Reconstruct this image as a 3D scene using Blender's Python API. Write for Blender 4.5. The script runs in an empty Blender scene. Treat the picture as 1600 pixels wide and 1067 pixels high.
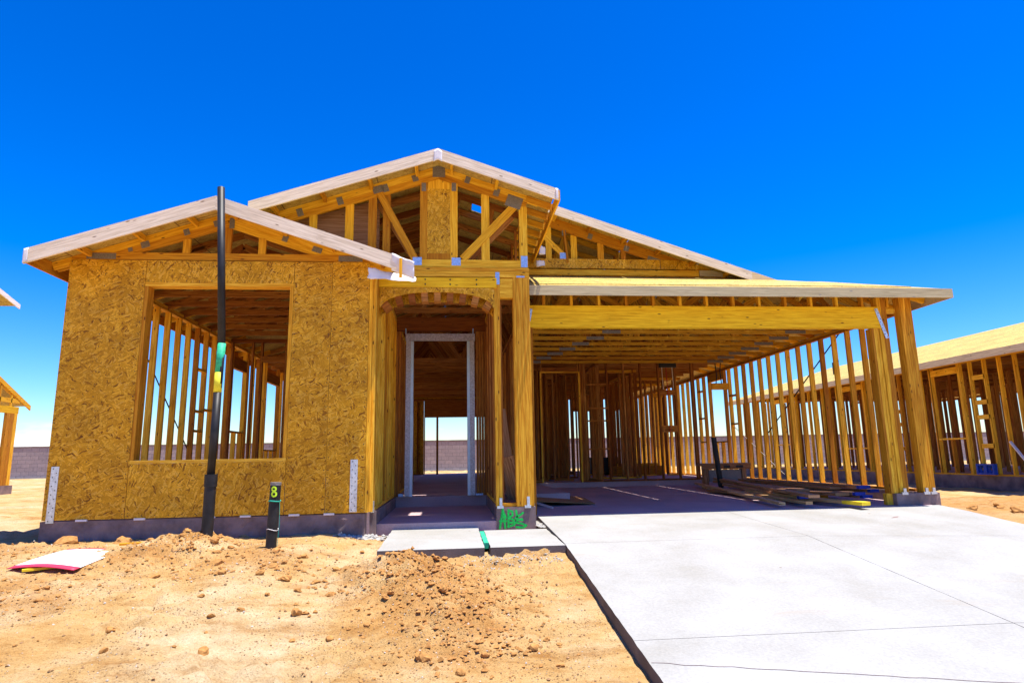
import bpy, bmesh, math, random
from mathutils import Vector, Matrix, noise
random.seed(7)
R = math.radians
scn = bpy.context.scene
COL = scn.collection

# ------------------------------------------------------------------ camera
F_PX, PITCH, ROLL, YAW, CAM_H, CAM_D = 983.7, .181, .018, .097, .618, 7.845
def cam_dir(a, b):
    c, s = math.cos(ROLL), math.sin(ROLL); U = c*a - s*b; V = s*a + c*b
    x, z2, y2 = U, -V, 1.0
    c, s = math.cos(PITCH), math.sin(PITCH); y = c*y2 - s*z2; z = s*y2 + c*z2
    c, s = math.cos(YAW), math.sin(YAW)
    return Vector((c*x + s*y, -s*x + c*y, z))
fw = cam_dir(0, 0); rt = cam_dir(1, 0) - fw; up = cam_dir(0, -1) - fw
cam = bpy.data.cameras.new('camera'); cam_o = bpy.data.objects.new('camera', cam); COL.objects.link(cam_o)
cam_o.matrix_world = Matrix(((rt.x, up.x, -fw.x, 0), (rt.y, up.y, -fw.y, -CAM_D), (rt.z, up.z, -fw.z, CAM_H), (0, 0, 0, 1)))
cam.sensor_width = 36; cam.lens = 36*F_PX/1600; cam.clip_end = 3000; cam.clip_start = .05
scn.camera = cam_o

# ------------------------------------------------------------------ light
SUNV = Vector((.20, -.09, 1)).normalized()          # towards the sun
el = math.asin(SUNV.z); az = math.atan2(SUNV.x, SUNV.y)
sun = bpy.data.lights.new('sun', 'SUN'); sun.energy = 4.2; sun.angle = R(.5); sun.color = (1, .955, .87)
sun_o = bpy.data.objects.new('sun', sun); COL.objects.link(sun_o)
sun_o.rotation_euler = SUNV.to_track_quat('Z', 'Y').to_euler(); sun_o.location = (0, 0, 30)
scn.view_settings.view_transform = 'Standard'; scn.view_settings.look = 'None'
scn.view_settings.exposure = 1.15; scn.view_settings.gamma = 1
w = bpy.data.worlds.new("World"); scn.world = w; w.use_nodes = True
nt = w.node_tree; N = nt.nodes; L = nt.links; N.clear()
out = N.new('ShaderNodeOutputWorld'); bg = N.new('ShaderNodeBackground'); bg.inputs[1].default_value = .125
sky = N.new('ShaderNodeTexSky'); sky.sky_type = 'NISHITA'; sky.sun_disc = False
sky.sun_elevation = el; sky.sun_rotation = az; sky.air_density = 1.0; sky.dust_density = .35; sky.ozone_density = 3.2; sky.altitude = 300
hs = N.new('ShaderNodeHueSaturation'); hs.inputs['Saturation'].default_value = 1.30; hs.inputs['Value'].default_value = .50
gm = N.new('ShaderNodeGamma'); gm.inputs[1].default_value = 1.42
L.new(sky.outputs[0], gm.inputs[0]); L.new(gm.outputs[0], hs.inputs['Color'])
tc = N.new('ShaderNodeTexCoord'); sep = N.new('ShaderNodeSeparateXYZ'); L.new(tc.outputs['Generated'], sep.inputs[0])
mp = N.new('ShaderNodeMapping'); mp.inputs['Scale'].default_value = (9, 9, 34); mp.inputs['Location'].default_value = (.9, .3, .15)
L.new(tc.outputs['Generated'], mp.inputs[0])
cn = N.new('ShaderNodeTexNoise'); cn.inputs['Scale'].default_value = 1.6; cn.inputs['Detail'].default_value = 6; L.new(mp.outputs[0], cn.inputs['Vector'])
cr = N.new('ShaderNodeValToRGB'); cr.color_ramp.elements[0].position = .5; cr.color_ramp.elements[1].position = .66; L.new(cn.outputs['Fac'], cr.inputs[0])
er = N.new('ShaderNodeValToRGB'); e = er.color_ramp.elements; e[0].position = 0; e[0].color = (1, 1, 1, 1); e[1].position = .06; e[1].color = (0, 0, 0, 1)
e2 = e.new(.035); e2.color = (.85, .85, .85, 1); L.new(sep.outputs['Z'], er.inputs[0])
vd = N.new('ShaderNodeVectorMath'); vd.operation = 'DISTANCE'; L.new(tc.outputs['Generated'], vd.inputs[0]); vd.inputs[1].default_value = (-.531, .847, .035)
vm_ = N.new('ShaderNodeMapRange'); L.new(vd.outputs['Value'], vm_.inputs[0]); vm_.inputs[1].default_value = .01; vm_.inputs[2].default_value = .075; vm_.inputs[3].default_value = .36; vm_.inputs[4].default_value = 0
ad = N.new('ShaderNodeMath'); L.new(cn.outputs['Fac'], ad.inputs[0]); L.new(vm_.outputs[0], ad.inputs[1])
cr.color_ramp.elements[0].position = .64; cr.color_ramp.elements[1].position = .82; L.new(ad.outputs[0], cr.inputs[0])
mu = N.new('ShaderNodeMath'); mu.operation = 'MULTIPLY'; L.new(cr.outputs[0], mu.inputs[0]); L.new(er.outputs[0], mu.inputs[1])
mx = N.new('ShaderNodeMixRGB'); L.new(mu.outputs[0], mx.inputs[0]); L.new(hs.outputs[0], mx.inputs[1]); mx.inputs[2].default_value = (5.4, 5.6, 6.0, 1)
hz = N.new('ShaderNodeValToRGB'); e = hz.color_ramp.elements; e[0].position = 0; e[0].color = (.80, .84, .62, 1); e[1].position = .42; e[1].color = (1, 1, 1, 1)
e3 = e.new(.10); e3.color = (.80, .95, .78, 1); e3 = e.new(.22); e3.color = (.95, 1, .94, 1)
L.new(sep.outputs['Z'], hz.inputs[0]); m3 = N.new('ShaderNodeMixRGB'); m3.blend_type = 'MULTIPLY'; m3.inputs[0].default_value = 1
m4 = N.new('ShaderNodeMixRGB'); m4.blend_type = 'MULTIPLY'; m4.inputs[0].default_value = 1; m4.inputs[2].default_value = (.82, .72, 1.0, 1)
L.new(hs.outputs[0], m4.inputs[1]); L.new(m4.outputs[0], m3.inputs[1]); L.new(hz.outputs[0], m3.inputs[2]); L.new(m3.outputs[0], mx.inputs[1])
L.new(mx.outputs[0], bg.inputs[0]); L.new(bg.outputs[0], out.inputs[0])
scn.cycles.max_bounces = 8; scn.cycles.diffuse_bounces = 4; scn.cycles.use_denoising = True

# ------------------------------------------------------------------ materials
def mat(name): 
    m = bpy.data.materials.new(name); m.use_nodes = True; t = m.node_tree; b = t.nodes['Principled BSDF']
    b.inputs['Specular IOR Level'].default_value = .25
    return m, t, b
def nd(t, typ, **k):
    n = t.nodes.new(typ)
    for a, v in k.items():
        if a in n.inputs.keys(): n.inputs[a].default_value = v
        else: setattr(n, a, v)
    return n
def ramp(t, src, *stops, interp='LINEAR'):
    r = t.nodes.new('ShaderNodeValToRGB'); r.color_ramp.interpolation = interp; el = r.color_ramp.elements
    while len(el) < len(stops): el.new(.5)
    for e, (p, c) in zip(el, stops):
        e.position = p; e.color = (*c, 1) if len(c) == 3 else c
    t.links.new(src, r.inputs[0]); return r.outputs[0]
def mixc(t, f, a, b, mode='MIX'):
    m = t.nodes.new('ShaderNodeMixRGB'); m.blend_type = mode
    for i, v in ((0, f), (1, a), (2, b)):
        if isinstance(v, (int, float)): m.inputs[i].default_value = v if i == 0 else (v, v, v, 1)
        elif isinstance(v, tuple): m.inputs[i].default_value = (*v, 1)
        else: t.links.new(v, m.inputs[i])
    return m.outputs[0]
def bump(t, b, src, strength, dist=.01):
    n = t.nodes.new('ShaderNodeBump'); n.inputs['Strength'].default_value = strength; n.inputs['Distance'].default_value = dist
    t.links.new(src, n.inputs['Height']); t.links.new(n.outputs[0], b.inputs['Normal'])
def uvmap(t, sx, sy, sz=1):
    u = t.nodes.new('ShaderNodeUVMap'); u.uv_map = 'UVMap'
    m = t.nodes.new('ShaderNodeMapping'); m.inputs['Scale'].default_value = (sx, sy, sz); t.links.new(u.outputs[0], m.inputs[0]); return m.outputs[0]
def objmap(t, s=(1, 1, 1)):
    g = t.nodes.new('ShaderNodeNewGeometry'); m = t.nodes.new('ShaderNodeMapping'); m.inputs['Scale'].default_value = s
    t.links.new(g.outputs['Position'], m.inputs[0]); return m.outputs[0]
def tex(t, typ, vec, **k):
    n = nd(t, typ, **k); t.links.new(vec, n.inputs['Vector']); return n

def wood(name, light, dark, knot=(.12, .035, .006), var=.45, rough=.75, grey=None):
    m, t, b = mat(name)
    v = uvmap(t, 1.6, 30)
    n1 = tex(t, 'ShaderNodeTexNoise', v, Scale=1.6, Detail=5, Roughness=.6, Distortion=.6)
    dk2 = tuple(x*.8 for x in dark)
    c = ramp(t, n1.outputs['Fac'], (.28, dk2), (.42, dark), (.60, light))
    at = t.nodes.new('ShaderNodeAttribute'); at.attribute_name = 'tone'
    tone = ramp(t, at.outputs['Fac'], (0, (1-var*1.1, 1-var*1.45, 1-var*1.8)), (.3, (1-var*.3, 1-var*.5, 1-var*.5)), (.6, (1, 1.02, 1)), (.82, (1.08, 1.2, 1.9)), (1, (1.12, 1.06, .9)))
    c = mixc(t, 1.0, c, tone, 'MULTIPLY')
    vk = uvmap(t, 4.2, 13)
    k = tex(t, 'ShaderNodeTexVoronoi', vk, Scale=1.0)
    km = ramp(t, k.outputs['Distance'], (.06, (1, 1, 1)), (.14, (0, 0, 0)))
    c = mixc(t, km, c, knot)
    if grey:
        gv = uvmap(t, .9, 5); g = tex(t, 'ShaderNodeTexNoise', gv, Scale=1.4, Detail=4)
        gm = ramp(t, g.outputs['Fac'], (.4, (0, 0, 0)), (.62, (1, 1, 1)))
        c = mixc(t, gm, c, grey)
    t.links.new(c, b.inputs['Base Color']); b.inputs['Roughness'].default_value = rough
    bump(t, b, n1.outputs['Fac'], .25, .004)
    return m
def osb(name, cols, swap=False, scale=1.0):
    m, t, b = mat(name)
    u = t.nodes.new('ShaderNodeUVMap'); u.uv_map = 'UVMap'
    lay = []
    sx, sy = (10, 50) if not swap else (50, 10)
    for i, (rot, off, k) in enumerate(((.18, 0, 1.0), (-.5, 3.3, 1.25), (.9, 7.7, 1.5), (-1.2, 5.1, 1.4))):
        wn = tex(t, 'ShaderNodeTexNoise', u.outputs[0], Scale=4.3+i, Detail=3)
        vm = t.nodes.new('ShaderNodeVectorMath'); vm.operation = 'MULTIPLY_ADD'; t.links.new(wn.outputs['Color'], vm.inputs[0]); vm.inputs[1].default_value = (.10, .10, 0); t.links.new(u.outputs[0], vm.inputs[2])
        mpn = t.nodes.new('ShaderNodeMapping'); mpn.inputs['Rotation'].default_value = (0, 0, rot); mpn.inputs['Location'].default_value = (off, off, 0); t.links.new(vm.outputs[0], mpn.inputs[0])
        m2 = t.nodes.new('ShaderNodeMapping'); m2.inputs['Scale'].default_value = (sx*scale*k, sy*scale*k, 1); t.links.new(mpn.outputs[0], m2.inputs[0])
        vo = tex(t, 'ShaderNodeTexVoronoi', m2.outputs[0], Scale=1.0)
        s_ = t.nodes.new('ShaderNodeSeparateColor'); t.links.new(vo.outputs['Color'], s_.inputs[0]); lay.append((s_, m2))
    val = lay[0][0].outputs[0]
    for i in (1, 2, 3):   # a flake of the next layer lies on top where its own random value is high
        f = ramp(t, lay[i][0].outputs[1], (.60, (0, 0, 0)), (.62, (1, 1, 1)))
        val = mixc(t, f, val, lay[i][0].outputs[0])
    c = ramp(t, val, *cols)
    big = tex(t, 'ShaderNodeTexNoise', uvmap(t, 2.3, 2.3), Scale=1.0, Detail=4)
    c = mixc(t, 1.0, c, ramp(t, big.outputs['Fac'], (.3, (.80, .77, .70)), (.7, (1.14, 1.12, 1.06))), 'MULTIPLY')
    fn = tex(t, 'ShaderNodeTexNoise', lay[1][1].outputs[0], Scale=3.0, Detail=3, Roughness=.7)
    c = mixc(t, 1.0, c, ramp(t, fn.outputs['Fac'], (.32, (.74, .70, .62)), (.52, (1.02, 1.02, 1.02)), (.7, (1.18, 1.18, 1.14))), 'MULTIPLY')
    t.links.new(c, b.inputs['Base Color']); b.inputs['Roughness'].default_value = .62
    bump(t, b, val, .35, .003)
    return m
def concrete(name, base, spot, spotamt=.5, bumps=.3, sc=1.0, speck=None):
    m, t, b = mat(name); v = objmap(t)
    a = tex(t, 'ShaderNodeTexNoise', v, Scale=1.1*sc, Detail=5, Roughness=.6)
    c = mixc(t, ramp(t, a.outputs['Fac'], (.38, (0, 0, 0)), (.68, (spotamt,)*3)), base, spot)
    f = tex(t, 'ShaderNodeTexNoise', v, Scale=48*sc, Detail=4, Roughness=.7)
    c = mixc(t, 1.0, c, ramp(t, f.outputs['Fac'], (.25, (.82, .82, .82)), (.75, (1.1, 1.1, 1.1))), 'MULTIPLY')
    if speck:
        s = tex(t, 'ShaderNodeTexVoronoi', v, Scale=2.3)
        c = mixc(t, ramp(t, s.outputs['Distance'], (.03, (1, 1, 1)), (.05, (0, 0, 0))), c, speck)
    t.links.new(c, b.inputs['Base Color']); b.inputs['Roughness'].default_value = .85
    bump(t, b, f.outputs['Fac'], bumps, .006)
    return m, t, b, c
def plain(name, col, rough=.6, metal=0, noise_amt=.15, sc=14, bmp=.1, spec=.3):
    m, t, b = mat(name); v = objmap(t)
    a = tex(t, 'ShaderNodeTexNoise', v, Scale=sc, Detail=4)
    c = mixc(t, 1.0, col, ramp(t, a.outputs['Fac'], (.3, (1-noise_amt,)*3), (.7, (1+noise_amt,)*3)), 'MULTIPLY')
    t.links.new(c, b.inputs['Base Color']); b.inputs['Roughness'].default_value = rough; b.inputs['Metallic'].default_value = metal
    b.inputs['Specular IOR Level'].default_value = spec
    bump(t, b, a.outputs['Fac'], bmp, .004)
    return m

M = {}
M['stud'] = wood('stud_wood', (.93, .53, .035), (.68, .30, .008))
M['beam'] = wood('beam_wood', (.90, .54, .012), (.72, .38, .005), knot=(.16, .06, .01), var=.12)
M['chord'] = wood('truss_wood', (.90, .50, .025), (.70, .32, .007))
M['inner_shaded'] = wood('shade_darkened_wood', (.50, .20, .030), (.30, .10, .012))  # stud wood recoloured darker and redder, imitating the shade deep indoors
M['ceiling_shaded'] = wood('shade_toned_truss_wood', (.66, .34, .018), (.46, .20, .005), var=.5)  # same wood toned down; shade under the roof is in its colour
M['tan'] = wood('tan_lumber', (.74, .47, .20), (.52, .29, .10), var=.25)
M['barge'] = wood('barge_wood', (.90, .72, .42), (.72, .55, .30), knot=(.3, .2, .12), var=.1)
M['fascia'] = wood('primed_fascia', (.60, .49, .28), (.48, .38, .21), knot=(.3, .27, .22), var=.1)
M['grey_board'] = wood('weathered_board', (.56, .31, .15), (.36, .17, .07), var=.3)
M['osb'] = osb('oriented_strand_board', ((0, (.20, .07, .002)), (.07, (.36, .15, .003)), (.2, (.56, .27, .005)), (.65, (.66, .335, .008)), (.82, (.84, .47, .03)), (1, (.70, .40, .05))))
M['osb_wide'] = osb('oriented_strand_board_horizontal', ((0, (.22, .08, .003)), (.07, (.38, .165, .004)), (.2, (.58, .29, .006)), (.65, (.68, .355, .010)), (.82, (.86, .49, .035)), (1, (.73, .43, .06))))
M['deck'] = osb('roof_sheathing', ((0, (.34, .21, .05)), (.3, (.50, .36, .085)), (.7, (.56, .42, .11)), (1, (.62, .48, .15))), scale=1.0)
_t = M['deck'].node_tree; _b = _t.nodes['Principled BSDF']; _c = _b.inputs['Base Color'].links[0].from_socket
_br = tex(_t, 'ShaderNodeTexBrick', uvmap(_t, 1, 1), Scale=1.0); _br.inputs['Brick Width'].default_value = 2.44; _br.inputs['Row Height'].default_value = 1.22; _br.inputs['Mortar Size'].default_value = .007
_t.links.new(mixc(_t, _br.outputs['Fac'], _c, (.16, .09, .03)), _b.inputs['Base Color'])
M['plate'] = plain('galvanised_plate', (.24, .22, .20), .55, .4, .25, 60, .5)
M['galv'] = plain('galvanised_strap', (.62, .66, .72), .38, .75, .2, 40, .2)
M['bluemetal'] = plain('sky_tinted_bracket', (.38, .55, .80), .45, .45, .2, 50, .3)  # blue cast of reflected sky is put into the base colour
M['foil'] = plain('wrapped_door_frame', (.50, .49, .54), .4, .35, .28, 40, .8)
M['jamb'] = plain('sky_tinted_steel_jamb', (.62, .78, .95), .3, .15, .08, 10, .05)  # pale blue base colour stands in for sky reflected on the steel
M['black'] = plain('black_plastic_pipe', (.018, .017, .018), .5, 0, .5, 9, .15)
M['green_tape'] = plain('green_paint', (.03, .46, .24), .6, 0, .25, 30)
M['yellow_tape'] = plain('yellow_tape', (.80, .74, .04), .6, 0, .1, 30)
M['lime'] = plain('lime_paint', (.55, .85, .03), .6, 0, .15, 40)
M['spray'] = plain('green_spray_paint', (.01, .55, .08), .7, 0, .25, 40)
M['teal'] = plain('green_string', (.02, .38, .27), .7)
M['blue'] = plain('blue_plastic', (.01, .06, .42), .45, 0, .25, 20)
M['bluepaint'] = plain('blue_end_paint', (.02, .05, .35), .6)
M['yellowpaint'] = plain('yellow_end_paint', (.85, .60, .02), .6)
M['wrap'] = plain('white_house_wrap', (.80, .76, .74), .5, 0, .08, 9, .3)
M['whitepaper'] = None
M['dark'] = plain('dark_metal', (.03, .03, .032), .5, .3)
M['red'] = plain('red_wire', (.45, .03, .02), .5)
M['wire'] = plain('white_cable', (.75, .68, .55), .5)
M['panelboard'] = wood('particle_panel', (.46, .24, .10), (.33, .15, .055), var=.15)
M['rubble'] = plain('pale_rubble', (.40, .38, .34), .9, 0, .3, 25, .6)

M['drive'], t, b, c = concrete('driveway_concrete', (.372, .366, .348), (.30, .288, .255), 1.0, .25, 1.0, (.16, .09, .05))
st = tex(t, 'ShaderNodeTexNoise', objmap(t, (.9, 3.2, 1)), Scale=.8, Detail=6, Roughness=.7)
c2 = mixc(t, ramp(t, st.outputs['Fac'], (.60, (0, 0, 0)), (.78, (.6,)*3)), c, (.32, .25, .17)); t.links.new(c2, b.inputs['Base Color'])
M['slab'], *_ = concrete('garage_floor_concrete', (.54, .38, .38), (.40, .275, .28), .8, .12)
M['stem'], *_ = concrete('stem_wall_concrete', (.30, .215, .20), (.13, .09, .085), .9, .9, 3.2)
M['edge'], *_ = concrete('shade_darkened_side_concrete', (.16, .13, .125), (.09, .07, .065), .9, .9, 2.4)  # darker than the slab tops: shade on side faces painted in

def dirt():
    m, t, b = mat('dry_dirt'); v = objmap(t)
    a = tex(t, 'ShaderNodeTexNoise', v, Scale=.75, Detail=8, Roughness=.68)
    a2 = tex(t, 'ShaderNodeTexNoise', objmap(t, (1, 2.2, 1)), Scale=2.2, Detail=7, Roughness=.7)
    c = ramp(t, a.outputs['Fac'], (.32, (.47, .26, .085)), (.46, (.53, .335, .135)), (.62, (.57, .42, .235)))
    lo_ = t.nodes.new('ShaderNodeAttribute'); lo_.attribute_name = 'loose'
    c = mixc(t, ramp(t, lo_.outputs['Fac'], (.12, (0, 0, 0)), (.6, (.75, .75, .75))), c, (.43, .215, .062))
    c = mixc(t, 1.0, c, ramp(t, a2.outputs['Fac'], (.32, (.72, .58, .44)), (.45, (.96, .93, .88)), (.65, (1.14, 1.18, 1.26))), 'MULTIPLY')
    g = tex(t, 'ShaderNodeTexVoronoi', v, Scale=44)
    gm = ramp(t, g.outputs['Distance'], (.16, (1, 1, 1)), (.24, (0, 0, 0)))
    s = t.nodes.new('ShaderNodeSeparateColor'); t.links.new(g.outputs['Color'], s.inputs[0])
    gc = ramp(t, s.outputs[0], (0, (.14, .065, .03)), (.45, (.27, .14, .06)), (.75, (.40, .28, .16)), (1, (.60, .56, .50)))
    gn = tex(t, 'ShaderNodeTexNoise', v, Scale=1.7, Detail=4)
    gmask = mixc(t, 1.0, gm, ramp(t, gn.outputs['Fac'], (.42, (0, 0, 0)), (.54, (1,)*3)), 'MULTIPLY')
    c = mixc(t, gmask, c, gc)
    f = tex(t, 'ShaderNodeTexNoise', v, Scale=75, Detail=5, Roughness=.75)
    c = mixc(t, 1.0, c, ramp(t, f.outputs['Fac'], (.32, (.70, .64, .58)), (.5, (1, 1, 1)), (.72, (1.14, 1.15, 1.18))), 'MULTIPLY')
    t.links.new(c, b.inputs['Base Color']); b.inputs['Roughness'].default_value = .95; b.inputs['Specular IOR Level'].default_value = .1
    h = mixc(t, .55, f.outputs['Fac'], a2.outputs['Fac'])
    h = mixc(t, gmask, h, (1, 1, 1))
    bump(t, b, h, .9, .05)
    return m
M['dirt'] = dirt()
M['clod'] = plain('dirt_clod', (.40, .195, .06), .95, 0, .3, 30, 1.0, .1)
M['pebble'] = plain('pebbles', (.33, .19, .09), .9, 0, .4, 22, .8, .1)
M['white_stone'] = plain('pale_stones', (.48, .42, .35), .9, 0, .2, 22, .6, .1)

def blockwall():
    m, t, b = mat('concrete_block'); u = t.nodes.new('ShaderNodeUVMap'); u.uv_map = 'UVMap'
    br = tex(t, 'ShaderNodeTexBrick', u.outputs[0], Scale=1.0)
    br.inputs['Brick Width'].default_value = .405; br.inputs['Row Height'].default_value = .203; br.inputs['Mortar Size'].default_value = .008
    br.inputs['Color1'].default_value = (.36, .29, .28, 1); br.inputs['Color2'].default_value = (.29, .235, .235, 1); br.inputs['Mortar'].default_value = (.17, .14, .15, 1)
    n = tex(t, 'ShaderNodeTexNoise', u.outputs[0], Scale=9, Detail=4)
    c = mixc(t, 1.0, br.outputs['Color'], ramp(t, n.outputs['Fac'], (.3, (.88,)*3), (.7, (1.1,)*3)), 'MULTIPLY')
    t.links.new(c, b.inputs['Base Color']); b.inputs['Roughness'].default_value = .9
    bump(t, b, br.outputs['Fac'], -.5, .01)
    return m
M['block'] = blockwall()

# ------------------------------------------------------------------ mesh builder
class MB:
    def __init__(s): s.v = []; s.f = []; s.uv = []; s.t = []
    def quad(s, idx, uvs, tone): s.f.append(idx); s.uv.append(uvs); s.t.append(tone)
    def board(s, p0, p1, w, h, up=(0, 0, 1), tone=None):
        """box along p0->p1; w across, h along 'up'"""
        p0 = Vector(p0); p1 = Vector(p1); a = p1-p0; Ln = a.length; a.normalize(); up = Vector(up)
        if abs(a.dot(up)) > .98: up = Vector((0, 1, 0))
        sd = a.cross(up).normalized(); u2 = sd.cross(a).normalized()
        tone = random.random() if tone is None else tone
        ou = random.random()*20; ov = random.random()*20; b = len(s.v)
        for e in (p0, p1):
            for i, j in ((-1, -1), (1, -1), (1, 1), (-1, 1)): s.v.append(e + sd*(i*w/2) + u2*(j*h/2))
        L4 = ((0, 1), (1, 2), (2, 3), (3, 0)); ws = (w, h, w, h); acc = 0
        for (i, j), ww in zip(L4, ws):
            s.quad((b+i, b+j, b+4+j, b+4+i), ((ou, ov+acc), (ou, ov+acc+ww), (ou+Ln, ov+acc+ww), (ou+Ln, ov+acc)), tone); acc += ww+.03
        s.quad((b+3, b+2, b+1, b), tuple((ou+x*.3, ov+y) for x, y in ((0, h), (w, h), (w, 0), (0, 0))), tone)
        s.quad((b+4, b+5, b+6, b+7), tuple((ou+x*.3, ov+y) for x, y in ((0, 0), (w, 0), (w, h), (0, h))), tone)
        return s
    def box(s, x0, x1, y0, y1, z0, z1, axis='X', tone=None):
        cx, cy, cz = (x0+x1)/2, (y0+y1)/2, (z0+z1)/2
        if axis == 'X': return s.board((x0, cy, cz), (x1, cy, cz), y1-y0, z1-z0, (0, 0, 1), tone)
        if axis == 'Y': return s.board((cx, y0, cz), (cx, y1, cz), x1-x0, z1-z0, (0, 0, 1), tone)
        return s.board((cx, cy, z0), (cx, cy, z1), x1-x0, y1-y0, (0, 1, 0), tone)
    def prism(s, pts, ext, udir, vdir, tone=None):
        """convex or simple polygon pts extruded by ext; UV in metres along udir, vdir"""
        pts = [Vector(p) for p in pts]; ext = Vector(ext); n = len(pts); b = len(s.v); ud = Vector(udir); vd = Vector(vdir)
        ou = random.random()*20; ov = random.random()*20; tone = random.random() if tone is None else tone
        s.v += pts + [p+ext for p in pts]; P = s.v
        f = lambda i: (P[i].dot(ud)+ou, P[i].dot(vd)+ov)
        A = tuple(range(b, b+n)); B = tuple(range(b+2*n-1, b+n-1, -1))
        s.quad(A, tuple(f(i) for i in A), tone); s.quad(B, tuple(f(i) for i in B), tone)
        for i in range(n):
            j = (i+1) % n; q = (b+j, b+i, b+n+i, b+n+j)
            s.quad(q, tuple((f(k)[0]+(.02 if k >= b+n else 0), f(k)[1]+(.02 if k >= b+n else 0)) for k in q), tone)
        return s
    def tube(s, pts, r, n=12, caps=True, r2=None):
        pts = [Vector(p) for p in pts]; b = len(s.v); m = len(pts)
        for k, p in enumerate(pts):
            a = (pts[min(k+1, m-1)] - pts[max(k-1, 0)]).normalized()
            x = a.cross(Vector((0, 1, .01))).normalized() if abs(a.y) < .9 else a.cross(Vector((1, 0, 0))).normalized(); y = a.cross(x)
            rr = r if r2 is None else r+(r2-r)*k/(m-1)
            for i in range(n): s.v.append(p + x*rr*math.cos(2*math.pi*i/n) + y*rr*math.sin(2*math.pi*i/n))
        for k in range(m-1):
            for i in range(n):
                j = (i+1) % n; s.quad((b+k*n+i, b+k*n+j, b+(k+1)*n+j, b+(k+1)*n+i), ((k, i/n), (k, (i+1)/n), (k+1, (i+1)/n), (k+1, i/n)), .5)
        if caps:
            s.quad(tuple(b+i for i in range(n-1, -1, -1)), tuple((0, 0) for _ in range(n)), .5)
            s.quad(tuple(b+(m-1)*n+i for i in range(n)), tuple((0, 0) for _ in range(n)), .5)
        return s
    def build(s, name, m, parent=None, org=None, smooth=False, fixn=True):
        org = Vector(org) if org is not None else (ORG[parent.name] if parent is not None else Vector((0, 0, 0)))
        me = bpy.data.meshes.new(name); me.from_pydata([v-org for v in s.v], [], s.f)
        uv = me.uv_layers.new(name='UVMap'); fl = []
        for q in s.uv:
            for a in q: fl += [a[0], a[1]]
        uv.data.foreach_set('uv', fl)
        at = me.attributes.new('tone', 'FLOAT', 'FACE'); at.data.foreach_set('value', s.t)
        me.materials.append(m if not isinstance(m, str) else M[m])
        if fixn:
            bm = bmesh.new(); bm.from_mesh(me); bmesh.ops.recalc_face_normals(bm, faces=bm.faces); bm.to_mesh(me); bm.free()
        if smooth: me.polygons.foreach_set('use_smooth', [True]*len(me.polygons))
        o = bpy.data.objects.new(name, me); COL.objects.link(o)
        if parent is not None: o.parent = parent; ORG[o.name] = org
        else: o.location = org; ORG[o.name] = org
        return o
ORG = {}
def tag(o, label=None, cat=None, group=None, kind=None):
    if label: o['label'] = label
    if cat: o['category'] = cat
    if group: o['group'] = group
    if kind: o['kind'] = kind
    return o
def empty(name, loc, label=None, cat=None, group=None):
    o = bpy.data.objects.new(name, None); COL.objects.link(o); o.location = loc; o.empty_display_size = .3; ORG[o.name] = Vector(loc)
    return tag(o, label, cat, group)
def lerp(a, b, t): return a+(b-a)*t

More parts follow.
